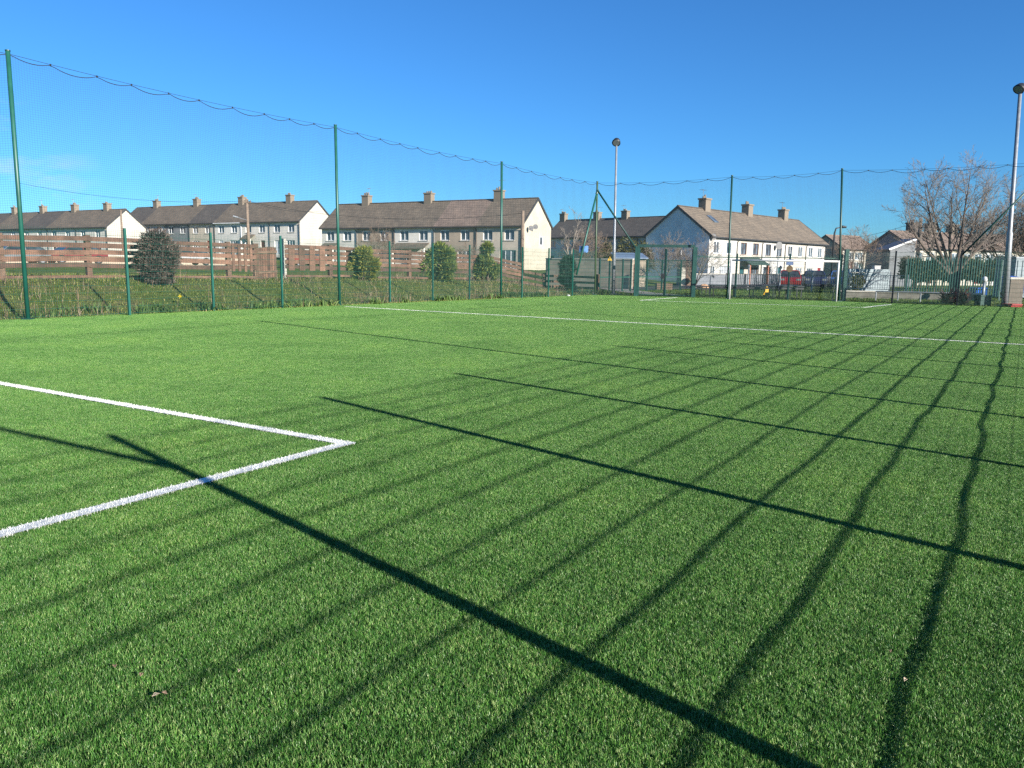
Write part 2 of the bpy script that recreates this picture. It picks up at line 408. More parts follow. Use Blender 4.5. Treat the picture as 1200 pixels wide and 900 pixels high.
# ------------------------------------------------------------------ sports fences and nets
def post_mesh(base, top, w=0.06, rnd=False):
    b = MB()
    if rnd: b.tube([base, top], w / 2, 10)
    else:
        b.bar(base, top, w, w, up=(rdir.x, rdir.y, 0))
    d = (Vector(top) - Vector(base)).normalized()
    return b
def net_post(base, top, label, w=0.09, mt=None, bp=0.11):
    o = thing('net_post', label, 'post', base, 0, 'tall posts carrying the ball stop netting')
    b = MB(); b.tube([Vector((0, 0, -0.05)), top - base], w / 2, 12); b.build('pole', mt or m_green, o, smooth=True)
    c = MB(); c.tube([top - base, top - base + Vector((0, 0, 0.03))], w / 2 + 0.008, 12); c.build('cap', m_dgreen, o)
    p = MB(); p.box(-bp, bp, -bp, bp, 0.0, 0.045); p.build('base_plate', m_dgreen, o)
    return o
def top_at(base, x, y): return atd(x, y, base.y)
T1_, T2_, T3_, TC_ = top_at(L1, 9, 60), top_at(L2, 393, 147), top_at(L3, 588, 190), top_at(LC, 700, 213)
T0_ = T1_ + (L0 - L1)
TF1, TF2 = top_at(F1, 858, 206), top_at(F2, 987, 198)
TR = Vector((FR.x, FR.y, TF2.z - 0.05))
net_post(L1, T1_, 'tall green post nearest on the left, its foot left of the dark round shrub', 0.11)
net_post(L2, T2_, 'tall green post rising between the second and third house terraces', 0.11)
net_post(L3, T3_, 'tall green post in front of the cream gable house beside the bushy conifers', 0.11)
net_post(LC, TC_, 'tall olive corner post held by two slanting stays near the grey floodlight', 0.10, mat('olive_paint', rgb(0.05, 0.085, 0.045), 0.5, 0.3, 2))
net_post(F1, TF1, 'tall dark green post standing at the left upright of the white goal', 0.10, m_dgreen)
net_post(F2, TF2, 'tall dark green post standing at the right upright of the white goal', 0.10, m_dgreen)
net_post(FR, TR, 'tall dark post at the far right corner of the pitch with one long stay', 0.10, m_dgreen)

def net_bay(p0, t0, p1, t1, label, cell=0.06, r=0.0021, bulge=0.05, group='netting bays around the pitch'):
    p0, t0, p1, t1 = map(Vector, (p0, t0, p1, t1)); Ln = (p1 - p0).length
    o = thing('ball_stop_net', label, 'net', p0, 0, group)
    rng = random.Random(int(Ln * 1000))
    nsc = max(3, round(Ln / 1.15)); cuts = [0.06 / Ln] + [(i + rng.uniform(-0.12, 0.12)) / nsc for i in range(1, nsc)] + [1 - 0.06 / Ln]
    def cable(s): return t0.lerp(t1, s) - Vector((0, 0, 0.06 + 0.10 * 4 * s * (1 - s)))
    def ropez(s):
        for a, b in zip(cuts, cuts[1:]):
            if s <= b + 1e-9:
                u = min(1, max(0, (s - a) / (b - a))); break
        else: u = 1
        base = cable(s).z
        return base - 0.012 - 0.115 * 4 * u * (1 - u) * ((b - a) * nsc) ** 1.5
    bm = MB(); nv = int(Ln / cell)
    H = lambda s: ropez(s)
    for i in range(nv + 1):
        s = i / nv; top = H(s); g = p0.lerp(p1, s); tt = t0.lerp(t1, s)
        off = bulge * math.sin(s * Ln * 0.9 + 1) * 1.0
        pts = []
        for k in range(5):
            w = k / 4; q = g.lerp(Vector((tt.x, tt.y, 0)), w)
            pts.append(Vector((q.x, q.y, 0.03 + (top - 0.03) * w)) - p0 + Vector((0.02 * math.sin(s * 60 + k), off * math.sin(w * 3.1), 0)))
        bm.tube(pts, r, 3, False)
    Hm = (t0.z + t1.z) / 2; nh = int(Hm / cell); ns = max(8, int(Ln / 0.4))
    for j in range(nh):
        w = (j + 0.5) / nh; pts = []
        for i in range(ns + 1):
            s = i / ns; g = p0.lerp(p1, s); tt = t0.lerp(t1, s); q = g.lerp(Vector((tt.x, tt.y, 0)), w)
            off = bulge * math.sin(s * Ln * 0.9 + 1)
            pts.append(Vector((q.x, q.y, 0.03 + (H(s) - 0.03) * w)) - p0 + Vector((0, off * math.sin(w * 3.1), 0)))
        bm.tube(pts, r, 3, False)
    bm.build('mesh', m_net, o)
    c = MB(); c.tube([cable(i / 12) - p0 for i in range(13)], 0.006, 5); c.build('support_cable', m_rope, o)
    c = MB(); pts = []
    for i in range(nsc * 8 + 1):
        s = i / (nsc * 8); q = t0.lerp(t1, s); pts.append(Vector((q.x, q.y, ropez(s))) - p0)
    c.tube(pts, 0.010, 5); c.build('head_rope', m_rope, o)
    for s in cuts[1:-1]:
        q = t0.lerp(t1, s) - p0; z = cable(s).z - p0.z; k = MB()
        k.box(q.x - 0.016, q.x + 0.016, q.y - 0.016, q.y + 0.016, z - 0.04, z + 0.015); k.build('rope_tie', m_rope, o)
net_bay(L0, T0_, L1, T1_, 'net end cut by the left edge, left of the nearest tall post')
net_bay(L1, T1_, L2, T2_, 'widest net bay, in front of the terraces on the left')
net_bay(L2, T2_, L3, T3_, 'net bay hanging in front of the middle terrace with brown roofs')
net_bay(L3, T3_, LC, TC_, 'narrow net bay right of the cream gable, ending at the olive corner post')
net_bay(LC, TC_, F1, TF1, 'net bay above the green double gate')
net_bay(F1, TF1, F2, TF2, 'net bay above the white goal')
net_bay(F2, TF2, FR, TR, 'net bay right of the goal, in front of the big bare tree')

# low weld-mesh fence
def mesh_panel(p0, p1, h0, h1, z0=0.06, vs=0.05, hs=0.2, r=0.0028, rh=0.004):
    p0 = Vector(p0); p1 = Vector(p1); Ln = (p1 - p0).length; b = MB(); nv = max(2, int(Ln / vs))
    for i in range(1, nv):
        s = i / nv; q = p0.lerp(p1, s); z = h0 + (h1 - h0) * s
        b.tube([(q.x, q.y, z0), (q.x, q.y, z)], r, 3, False)
    z = z0 + 0.02
    while z < min(h0, h1):
        b.tube([(p0.x, p0.y, z), (p1.x, p1.y, z)], rh, 4, False); z += hs
    return b
def seat(b, p): return b
def fence_run(name, label, pts, h, cat='fence', postw=0.06, skip_post=(), group=None, pm=None, wm=None, hs=0.2, skip_panel=(), z0=0.06, rail=None, vs=0.05):
    o = thing(name, label, cat, pts[0], 0, group); loc = Vector(pts[0])
    for i, p in enumerate(pts):
        if i in skip_post: continue
        b = MB(); p = Vector(p); b.bar(p - Vector((0, 0, 0.05)), p + Vector((0, 0, h + 0.05)), postw, postw, up=(rdir.x, rdir.y, 0)); b.build('post', pm or m_green, o, loc=loc)
    for i in range(len(pts) - 1):
        if i in skip_panel: continue
        b = mesh_panel(pts[i], pts[i + 1], h, h, hs=hs, z0=z0, vs=vs)
        if rail: b.bar(Vector(pts[i]) + Vector((0, 0, rail)), Vector(pts[i + 1]) + Vector((0, 0, rail)), 0.05, 0.05)
        b.build('mesh_panel', wm or m_wire, o, loc=loc)
    return o
def lline(x, y): return at(x, y)
lpts = [L0, L0.lerp(L1, 0.25), L0.lerp(L1, 0.5), L0.lerp(L1, 0.75), L1, at(152, 370), at(250.5, 365), at(331, 361.5), L2, at(457, 355.5), at(507, 353.3), at(550, 351.4), L3, at(611.4, 349.6), at(642.3, 348.3), at(670.4, 347.2), LC]
fence_run('mesh_fence', 'low green mesh fence along the left edge of the pitch below the netting', lpts, 2.45, skip_post=(0, 4, 8, 12, 16))

def stay(a, b, label, w=0.07, m=m_green):
    o = thing('stay_pole', label, 'stay', b, 0, 'slanting stays bracing the corner posts'); a = Vector(a); b = Vector(b)
    k = MB(); k.tube([a - b, Vector((0, 0, 0))], w / 2, 8); k.build('strut', m, o, smooth=True)
    c = MB(); d = (a - b).normalized(); c.tube([a - b - d * 0.12, a - b + d * 0.02], w / 2 + 0.02, 8); c.build('clamp', m_dgreen, o)
stay(LC + (TC_ - LC) * 0.91, at(675, 347) + Vector((0, 0, 1.15)), 'stay slanting down left from the olive corner post', 0.10)
stay(LC + (TC_ - LC) * 0.93, FG0 + Vector((0, 0, 2.5)), 'dark stay slanting down right from the olive corner post to the gate frame', 0.10, m_dgreen)
stay(FR + (TR - FR) * 0.9, F4 + Vector((0, 0, 2.35)), 'long dark stay crossing in front of the bare tree on the right', 0.08, m_dgreen)

# far side: double gate
def gate():
    o = thing('double_gate', 'green double gate in a tall goal shaped frame left of the white goal', 'gate', FG0); loc = FG0
    ax = (FG1 - FG0); Lg = ax.length; ax.normalize(); H = 2.72
    for p, q in ((FG0, 0.0), (FG1, 0.0)):
        b = MB(); b.obox(p, ax, 0.11, 0.10, -0.05, H); b.build('gate_post', m_pal, o, loc=loc)
    for p in (FG0 + Vector((0.02, 0.5, 0)), FG1 + Vector((0.05, 0.55, 0))):
        b = MB(); b.obox(p, ax, 0.07, 0.07, -0.05, H - 0.08); b.build('rear_post', m_dgreen, o, loc=loc)
    b = MB(); b.bar(FG0 + Vector((0, 0, H + 0.04)), FG1 + Vector((0, 0, H + 0.04)), 0.14, 0.15); b.build('crossbar', m_dgreen, o, loc=loc)
    mid = FG0.lerp(FG1, 0.5)
    for i, (a, c) in enumerate(((FG0 + ax * 0.10, mid - ax * 0.01), (mid + ax * 0.01, FG1 - ax * 0.10))):
        b = MB(); h = H - 0.12 if i == 0 else 2.0
        fr = [(a, 0.07), (c, 0.07)]
        for p in (a, c): b.bar(p + Vector((0, 0, 0.06)), p + Vector((0, 0, H - 0.12)), 0.09, 0.09, up=(rdir.x, rdir.y, 0))
        for z in (0.1, 0.85, 2.0): b.bar(a + Vector((0, 0, z)), c + Vector((0, 0, z)), 0.045, 0.045)
        lf = b.build('gate_leaf', m_dgreen, o, loc=loc)
        q = mesh_panel(a, c, 2.0, 2.0, z0=0.1, r=0.004, rh=0.006); w = q.build('mesh_infill', m_wire, lf, loc=loc)
    b = MB(); b.obox(mid - ax * 0.14 + Vector((0, -0.05, 0)), ax, 0.10, 0.03, 1.0, 1.28); b.build('lock_box', m_dark, o, loc=loc)
gate()
# far fence
fpm = m_dgreen
fence_run('mesh_fence', 'short dark mesh fence between the corner post and the green gate', [LC, LC.lerp(FG0, 0.5), FG0], 2.4, skip_post=(0, 1, 2), pm=fpm)
GB1, GB2, GBm = at(861, 349.4), at(984.5, 352.2) + Vector((0.05, 0.3, 0)), at(922.6, 351.2)
fence_run('mesh_fence', 'dark mesh fence behind the white goal and beside the gate', [FG1, FG1.lerp(GB1, 0.5), GB1, GBm, GB2], 2.35, skip_post=(0, 1), pm=fpm, postw=0.085, rail=2.2)
fence_run('mesh_fence', 'dark mesh fence from the goal to the far right corner', [GB2, F3, F4, FR], 2.5, skip_post=(0, 3), pm=m_dark, postw=0.07)
b = MB(); q = at(989, 353) + Vector((0, 0.1, 0)); b.obox(q, (1, 0), 0.09, 0.09, -0.05, 2.65)
o = b.build('gate_post', m_green, None, loc=q); tag(o, 'thick green square post close beside the right upright of the goal', 'post')

# goal
def goal():
    g0, g1 = at(854.5, 351.2), at(979.5, 353.8); H = 2.02
    o = thing('football_goal', 'white football goal frame at the far end of the pitch', 'goal', g0); up = Vector((0, 0, 1))
    for p in (g0, g1):
        b = MB(); b.tube([p, p + up * (H + 0.05)], 0.048, 12); b.build('goalpost', m_white, o, loc=g0, smooth=True)
    b = MB(); b.tube([g0 + up * H, g1 + up * H], 0.045, 12); b.build('crossbar', m_white, o, loc=g0, smooth=True)
    n = Vector((-(g1 - g0).y, (g1 - g0).x, 0)).normalized()
    for p in (g0, g1):
        b = MB(); b.tube([p + up * 0.04, p + n * 0.85 + up * 0.04, p + n * 0.5 + up * 1.2, p + up * (H - 0.02)], 0.018, 6); b.build('side_frame', m_galv, o, loc=g0)
goal()
b = MB(); p = GBm + Vector((-0.02, -0.06, 1.98)); b.box(p.x - 0.19, p.x + 0.19, p.y - 0.012, p.y + 0.012, p.z - 0.16, p.z + 0.14); tag(b.build('sign', mat('dull_blue_sign', rgb(0.08, 0.13, 0.25), 0.5), None, loc=p), 'small dull blue rectangular sign fixed on the mesh fence behind the goal', 'sign')
b = MB(); p = GBm + Vector((-0.01, -0.07, 1.62)); b.disc(p, 0.17, 0.03, (0, 1, 0), 18); tag(b.build('round_sign', mat('brown_yellow_disc', rgb(0.10, 0.06, 0.015), 0.5, 0.5, 8), None, loc=p), 'brown and yellow round disc below the blue sign behind the goal', 'sign')

# near right fence (mostly beyond the frame: its shadow falls on the pitch)
def wav(v, k):
    e = max(0.12, 0.66 * 0.72 ** k)
    return e * (0.009 * math.sin(v * 2.0 + k * 1.7) + 0.0065 * math.sin(v * 3.9 + k * 0.9 + 1.0) + 0.002 * math.sin(v * 7.3 + k)) + 0.005 * math.sin(v * 0.7 + k * 2.1)
def right_side():
    Lr = (FR - RN).length; vpost = [0.0] + [2.787 if i == 0 else 2.75 + 2.62 * i for i in range(30) if 2.75 + 2.62 * i < Lr - 1] + [Lr]
    P = lambda v, z=0: RN + rdir * v + Vector((0, 0, z))
    Hf = 2.57
    o = thing('mesh_fence', 'dark double wire mesh fence seen edge on at the right edge of the pitch', 'fence', RN)
    talls = {0: 0, 4: 1, 8: 2, 12: 3}
    for i, v in enumerate(vpost):
        if i in talls or i == len(vpost) - 1: continue
        b = MB(); b.bar(P(v, -0.05), P(v, Hf + 0.05), 0.078, 0.078, up=(rdir.x, rdir.y, 0)); b.build('post', m_dgreen, o, loc=RN)
    for i in range(len(vpost) - 1):
        a, c = vpost[i], vpost[i + 1]; b = MB(); k = 0; z = 0.172
        n = 26
        while z < Hf + 0.02:
            for s in (-1, 1):
                pts = [P(a + (c - a) * t / n, max(0.02, z + wav(a + (c - a) * t / n, k))) + rn * (0.016 * s) for t in range(n + 1)]
                b.tube(pts, 0.0047 if k < 3 else 0.0040, 5, False)
            z += 0.212; k += 1
        nv = int((c - a) / 0.05)
        for j in range(1, nv):
            q = P(a + (c - a) * j / nv); b.tube([(q.x, q.y, 0.04), (q.x, q.y, Hf)], 0.0025, 3, False)
        b.build('mesh_panel', m_wire, o, loc=RN)
    Ht = TF2.z - 0.15
    names = ['tall corner post close behind the camera on the right', 'tall post on the right fence nearest the photographer', 'second tall post along the right fence', 'third tall post along the right fence']
    tops = []
    for i, k in talls.items():
        if i < len(vpost):
            b = P(vpost[i]); tops.append((b, b + Vector((0, 0, Ht)))); net_post(b, b + Vector((0, 0, Ht)), names[k], 0.10, m_dgreen, 0.055)
    tops.append((FR, TR))
    nn = ['net bay beside the camera on the right', 'net bay along the right fence past the first tall post', 'net bay along the middle of the right fence', 'net bay along the far end of the right fence']
    for i in range(len(tops) - 1):
        net_bay(tops[i][0], tops[i][1], tops[i + 1][0], tops[i + 1][1], nn[i], cell=0.10, r=0.0015, bulge=0.0)
    stay(P(0, Ht - 0.4), P(2.787, 2.05), 'stay slanting down from the corner post behind the camera', 0.085, m_dgreen)
right_side()

# floodlights
def floodlight(base, top, label, w=0.16, aim=(-0.3, -1, -0.9)):
    o = thing('floodlight_pole', label, 'floodlight', base); d = top - base
    b = MB(); b.tube([Vector((0, 0, -0.05)), d * 0.35, d * 0.36, d], [w * 0.62, w * 0.55, w * 0.42, w * 0.32], 14); b.build('pole', m_galv, o, smooth=True)
    b = MB(); b.tube([Vector((0, 0, 0)), Vector((0, 0, 0.05))], w * 1.3, 14); b.build('base_plate', m_galv, o)
    a = Vector(aim).normalized(); c = d + Vector((0, 0, 0.22)) + a * 0.05
    b = MB(); b.tube([c - a * 0.22, c - a * 0.1, c + a * 0.08, c + a * 0.14], [0.10, 0.18, 0.235, 0.245], 16); h = b.build('lamp_head', m_dark, o, smooth=True)
    b = MB(); b.tube([c + a * 0.141, c + a * 0.15], [0.185, 0.185], 16); b.build('lens', m_lens, h)
    b = MB(); b.bar(d - Vector((0, 0, 0.05)), d + Vector((0, 0, 0.14)), 0.10, 0.06); b.build('bracket', m_dark, o)
    return o
fl1 = at(718.5, 345.2); floodlight(fl1, atd(722.5, 170, fl1.y), 'grey floodlight pole behind the gate, left of the green frame', 0.17)
fl2 = at(1177, 359.3); floodlight(fl2, atd(1195.5, 108, fl2.y), 'grey floodlight pole at the right edge beside the red tray', 0.23, (-0.75, -0.35, -0.75))

# ------------------------------------------------------------------ houses
def facade(b, L, z0, z1, openings, th=0.22):
    xs = sorted({0, L} | {o[0] for o in openings} | {o[1] for o in openings})
    for a, c in zip(xs, xs[1:]):
        z = z0
        for o in sorted([o for o in openings if o[0] <= a + 1e-6 and o[1] >= c - 1e-6], key=lambda o: o[2]):
            if o[2] > z: b.box(a, c, 0, th, z, o[2])
            z = o[3]
        if z < z1: b.box(a, c, 0, th, z, z1)
def window(root, x0, x1, z0, z1, fm, split=2, sill=True):
    f = MB(); y0, y1 = 0.06, 0.13; e = 0.07
    f.box(x0, x1, y0, y1, z0, z0 + e); f.box(x0, x1, y0, y1, z1 - e, z1); f.box(x0, x0 + e, y0, y1, z0 + e, z1 - e); f.box(x1 - e, x1, y0, y1, z0 + e, z1 - e)
    for i in range(1, split):
        x = x0 + (x1 - x0) * i / split; f.box(x - 0.035, x + 0.035, y0, y1, z0 + e, z1 - e)
    fo = f.build('window', fm, root)
    p = MB(); p.add([(x0 + 0.02, 0.10, z0 + 0.02), (x1 - 0.02, 0.10, z0 + 0.02), (x1 - 0.02, 0.10, z1 - 0.02), (x0 + 0.02, 0.10, z1 - 0.02)], [(0, 1, 2, 3)]); p.build('pane', m_glass, fo)
    if sill:
        s = MB(); s.box(x0 - 0.08, x1 + 0.08, -0.06, 0.08, z0 - 0.09, z0 - 0.002); s.build('sill', m_conc, fo)
def chimney_mesh(x, w, ridge, big=1.0):
    b = MB(); hw = 0.52 * big; hd = 0.42
    b.box(x - hw, x + hw, w - hd, w + hd, ridge - 0.9, ridge + 1.05); b.box(x - hw - 0.08, x + hw + 0.08, w - hd - 0.08, w + hd + 0.08, ridge + 1.05, ridge + 1.2)
    for k in (-0.5, 0, 0.5)[:random.choice((2, 3))]:
        b.tube([(x + k * hw * 1.2, w, ridge + 1.2), (x + k * hw * 1.2, w, ridge + 1.2 + random.uniform(0.2, 0.4))], [0.12, 0.10], 8)
    return b
def house(loc, rz, L, w, eave, rise, wall, roof, frame, label, group, endl=False, endr=False, chims=(), lower='std', porch=None, below=2.2, pairs=None, fasc=None, cm=None, gable=None, skylight=None, dishes=None, gwin=None):
    o = thing('terraced_house', label, 'house', loc, rz, group)
    D = 2 * w; L_ = L - 0.012
    ups = pairs or [(L * 0.14, L * 0.14 + 1.25), (L * 0.62, L * 0.62 + 1.25)]
    ops = [(a, c, eave - 1.75, eave - 0.55) for a, c in ups]
    if lower == 'std': low = [(L * 0.10, L * 0.10 + 1.7, 0.85, 2.15)]; door = (L * 0.66, L * 0.66 + 0.95)
    elif lower == 'mirror': low = [(L * 0.55, L * 0.55 + 1.7, 0.85, 2.15)]; door = (L * 0.14, L * 0.14 + 0.95)
    elif lower == 'patio': low = [(L * 0.12, L * 0.12 + 1.2, 0.85, 2.15), (L * 0.52, L * 0.52 + 2.1, 0.15, 2.25)]; door = None
    elif lower == 'garage': low = [(L * 0.08, L * 0.08 + 0.9, 0.9, 2.2)]; door = (L * 0.40, L * 0.40 + 2.2)
    ops += low
    if door: ops.append((door[0], door[1], 0.05, 2.15))
    b = MB(); facade(b, L_, -below, eave, ops); 
    b.prism([(0.226, -below), (D, -below), (D, eave), (w, eave + rise), (0.226, eave + rise * 0.226 / w)], 'x', 0, L_)
    b.build('wall', wall, o)
    if gable is not None:
        g, side = gable; k = MB(); x0, x1 = (L_ + 0.004, L_ + 0.05) if side == 'r' else (-0.05, -0.004)
        k.prism([(-0.002, -below), (D, -below), (D, eave), (w, eave + rise - 0.01), (-0.002, eave)], 'x', x0, x1); k.build('gable_wall', g, o)
    for a, c in ups: window(o, a, c, eave - 1.75, eave - 0.55, frame)
    for a, c, z0, z1 in low: window(o, a, c, z0, z1, frame, 3 if c - a > 1.6 else 2, z0 > 0.5)
    if door:
        d = MB(); d.box(door[0] + 0.01, door[1] - 0.01, 0.08, 0.14, 0.05, 2.14); dm = random.choice([m_brownf, m_upvc, mat('teal_door', rgb(0.02, 0.08, 0.09), 0.4), mat('red_door', rgb(0.22, 0.02, 0.02), 0.4)]) if lower != 'garage' else mat('grey_garage_door', rgb(0.30, 0.32, 0.34), 0.5)
        do = d.build('door', dm, o)
        k = MB()
        if lower == 'garage':
            for i in range(1, 5): k.box(door[0] + 2.2 * i / 5 - 0.02, door[0] + 2.2 * i / 5 + 0.02, 0.06, 0.079, 0.1, 2.1)
            k.build('slats', m_upvc, do)
        else:
            k.box(door[1] - 0.16, door[1] - 0.12, 0.03, 0.078, 1.0, 1.14); k.build('handle', m_galv, do)
    def dish(p, d_):
        d_ = Vector(d_).normalized(); p = Vector(p); k = MB(); k.tube([p - d_ * 0.06, p, p + d_ * 0.07], [0.06, 0.24, 0.30], 14); k.tube([p + d_ * 0.03, p + d_ * 0.3 - Vector((0, 0, 0.12))], 0.015, 4); k.tube([p - d_ * 0.05, p - d_ * 0.2], 0.025, 5); k.build('satellite_dish', mat('dish_grey', rgb(0.12, 0.12, 0.12), 0.5), o)
    if dishes:
        for q, d_ in dishes: dish(q, d_)
    if gwin:
        for y_, z_, ww, hh in gwin:
            xg = L_ + 0.05 if gable[1] == 'r' else -0.05; sg = 1 if gable[1] == 'r' else -1; k = MB(); e_ = 0.06
            xa, xb = sorted((xg + sg * 0.002, xg + sg * 0.05))
            k.box(xa, xb, y_, y_ + ww, z_, z_ + e_); k.box(xa, xb, y_, y_ + ww, z_ + hh - e_, z_ + hh); k.box(xa, xb, y_, y_ + e_, z_ + e_, z_ + hh - e_); k.box(xa, xb, y_ + ww - e_, y_ + ww, z_ + e_, z_ + hh - e_)
            f_ = k.build('window', m_upvc, o); xp = xg + sg * 0.02; k = MB(); k.add([(xp, y_ + 0.02, z_ + 0.02), (xp, y_ + ww - 0.02, z_ + 0.02), (xp, y_ + ww - 0.02, z_ + hh - 0.02), (xp, y_ + 0.02, z_ + hh - 0.02)], [(0, 1, 2, 3)]); k.build('pane', m_glass, f_)
    # roof
    r = MB(); s = rise / w; ov = 0.32; x0 = -0.16 if endl else 0.003; x1 = L + 0.16 if endr else L - 0.003; th = 0.12
    r.prism([(-ov, eave - ov * s + 0.03), (w, eave + rise + 0.03), (D + ov, eave - ov * s + 0.03), (D + ov, eave - ov * s + 0.03 + th), (w, eave + rise + 0.03 + th * 1.1), (-ov, eave - ov * s + 0.03 + th)], 'x', x0, x1)
    r.tube([(x0, w, eave + rise + 0.13), (x1, w, eave + rise + 0.13)], 0.10, 8)
    ro = r.build('roof', roof, o)
    for c in chims:
        chimney_mesh(c, w, eave + rise).build('chimney', cm or W_chim, ro)
        if random.random() < 0.6:
            z = eave + rise + 1.2; h_ = random.uniform(0.7, 1.3); k = MB(); xa = c + random.choice((-0.4, 0.4)); k.tube([(xa, w, z - 0.4), (xa, w, z + h_)], 0.02, 5); an = random.uniform(-0.5, 0.5)
            bx = Vector((math.cos(an), math.sin(an), 0)); q0 = Vector((xa, w, z + h_ - 0.06)); k.tube([q0 - bx * 0.5, q0 + bx * 0.5], 0.014, 4)
            for j in range(6): q = q0 + bx * (-0.45 + 0.17 * j); sd_ = Vector((-bx.y, bx.x, 0)) * (0.24 - 0.02 * j); k.tube([q - sd_, q + sd_], 0.009, 3)
            k.build('aerial', m_galv, ro)
    if skylight:
        y0 = w * 0.45; z = lambda y: eave + s * y + 0.17
        k = MB(); k.hexa([(skylight, y0, z(y0)), (skylight + 0.9, y0, z(y0)), (skylight + 0.9, y0 + 0.9, z(y0 + 0.9)), (skylight, y0 + 0.9, z(y0 + 0.9))] + [(skylight, y0, z(y0) + 0.06), (skylight + 0.9, y0, z(y0) + 0.06), (skylight + 0.9, y0 + 0.9, z(y0 + 0.9) + 0.06), (skylight, y0 + 0.9, z(y0 + 0.9) + 0.06)]); k.build('skylight', m_glass, ro)
    g = MB(); zg = eave - ov * s + 0.02; g.box(x0, x1, -ov - 0.10, -ov + 0.005, zg - 0.05, zg + 0.07); g.box(x0, x1, -ov + 0.01, -0.003, zg - 0.04, zg - 0.01); g.build('gutter', fasc or m_gut, o)
    if not endr or True:
        k = MB(); k.tube([(L - 0.1, -ov - 0.05, zg - 0.03), (L - 0.1, -0.07, zg - 0.35), (L - 0.1, -0.07, -below)], 0.045, 6); k.build('downpipe', fasc or m_gut, o)
    if endl or endr:
        k = MB()
        for xx in ([x0] if endl else []) + ([x1] if endr else []):
            sgn = -1 if xx == x0 else 1
            for ya, yb in ((-ov, w), (D + ov, w)):
                k.bar((xx + sgn * 0.015, ya, eave - ov * s + 0.06), (xx + sgn * 0.015, yb, eave + rise + 0.06), 0.03, 0.22)
        k.build('barge_board', m_gut if fasc is None else fasc, o)
    if porch:
        kind, a, c, pm = porch
        p = MB(); y = -1.15
        p.prism([(y - 0.1, 2.32), (0.0, 3.0), (0.0, 3.08), (y - 0.1, 2.40)], 'x', a, c); po = p.build('porch', pm, o)
        for x in (a + 0.12, c - 0.12):
            q = MB(); q.box(x - 0.1, x + 0.1, y, y + 0.2, -0.3, 2.38); q.build('porch_pier', m_brick if kind == 'brick' else wall, po)
    return o

def terrace(near_px, D, az, far_px_x, n, w, rise, depth_left, eave_h, cfg, group, near_is_right=True):
    """near_px: eave corner pixel at depth D; facade runs along az to far pixel column; returns nothing. cfg: per-house dicts ordered near -> far"""
    P = atd(near_px[0], near_px[1], D); d = Vector((math.sin(az), math.cos(az), 0))
    # length so that the far end projects to far_px_x
    lo, hi = 1, 200
    sgn = -1 if far_px_x < near_px[0] else 1
    for _ in range(50):
        m_ = (lo + hi) / 2; x = px_of(P + d * m_)[0]
        if (x - far_px_x) * sgn > 0: hi = m_
        else: lo = m_
    tot = lo; L = tot / n
    # depth direction (away from the camera)
    dep = Vector((-d.y, d.x, 0))
    if dep.y < 0: dep = -dep
    X = Vector((dep.y, -dep.x, 0)); rz = math.atan2(X.y, X.x)
    print('TERRACE', group, 'len', round(tot, 1), 'ground z', round(P.z - eave_h, 2), 'terrain', round(float(gz(P.x, P.y)), 2), 'facing', round(math.degrees(rz)))
    ridge0 = P + dep * w + Vector((0, 0, rise))
    chim_t = []
    for cx in depth_left:                # chimney pixel columns -> distance along the ridge
        lo, hi = -3, tot + 10
        for _ in range(50):
            m_ = (lo + hi) / 2
            if (px_of(ridge0 + d * m_)[0] - cx) * sgn > 0: hi = m_
            else: lo = m_
        chim_t.append(lo)
    for i, c in enumerate(cfg):
        a, b = i * L, (i + 1) * L
        if near_is_right:  o0 = P + d * b; tx = lambda t: b - t
        else: o0 = P + d * a; tx = lambda t: t - a
        loc = Vector((o0.x, o0.y, P.z - eave_h))
        first, last = i == 0, i == n - 1
        el, er = (last, first) if near_is_right else (first, last)
        ch = [min(L - 0.55, max(0.55, tx(t))) for t in chim_t if a <= t < b or (last and t >= b)]
        house(loc, rz, L, w, eave_h, rise, group=group, endl=el, endr=er, chims=ch, **c)
    return L

def hc(label, wall, roof=ROOF1, frame=m_upvc, **k): return dict(label=label, wall=wall, roof=roof, frame=frame, **k)
# leftmost terrace, behind the brown fence
terrace((125, 265), 125, rad(-60), -60, 6, 3.4, 2.75, [126, 88, 51, 17], 5.1, [
    hc('leftmost terrace end house with a white sunlit gable', W_pale, gable=(W_gab, 'r'), lower='std'),
    hc('pale house next to the end house in the leftmost terrace', W_white, lower='mirror'),
    hc('third house from the white gable in the leftmost terrace', W_pale, ROOF3),
    hc('grey house in the leftmost terrace just right of the nearest tall post', W_grey, lower='mirror'),
    hc('house in the leftmost terrace seen behind the nearest tall green post', W_pale, ROOF3),
    hc('house of the leftmost terrace cut off by the left edge', W_grey)], 'houses of the leftmost terrace')
terrace((351, 258), 118, rad(-60), 140, 7, 3.7, 3.0, [340, 284, 231, 184], 5.1, [
    hc('end house with a big cream white gable beside the second tall post', W_pale, gable=(W_gab, 'r'), lower='mirror'),
    hc('pale house second from the cream white gable, behind the round windowed gate panel', W_pale, lower='std', porch=('std', 0.8, 3.0, ROOF1)),
    hc('whitish house directly behind the utility pole with a lamp arm', W_white, lower='mirror', fasc=m_upvc),
    hc('beige house left of the lamp arm utility pole', W_beige, ROOF3),
    hc('grey house above the dark round shrub right side', W_slate, ROOF1, lower='mirror'),
    hc('whitish house directly above the dark round shrub', W_white, ROOF1),
    hc('far left house of the second terrace next to the white gable', W_pale, ROOF3, lower='mirror')], 'houses of the second terrace from the left')
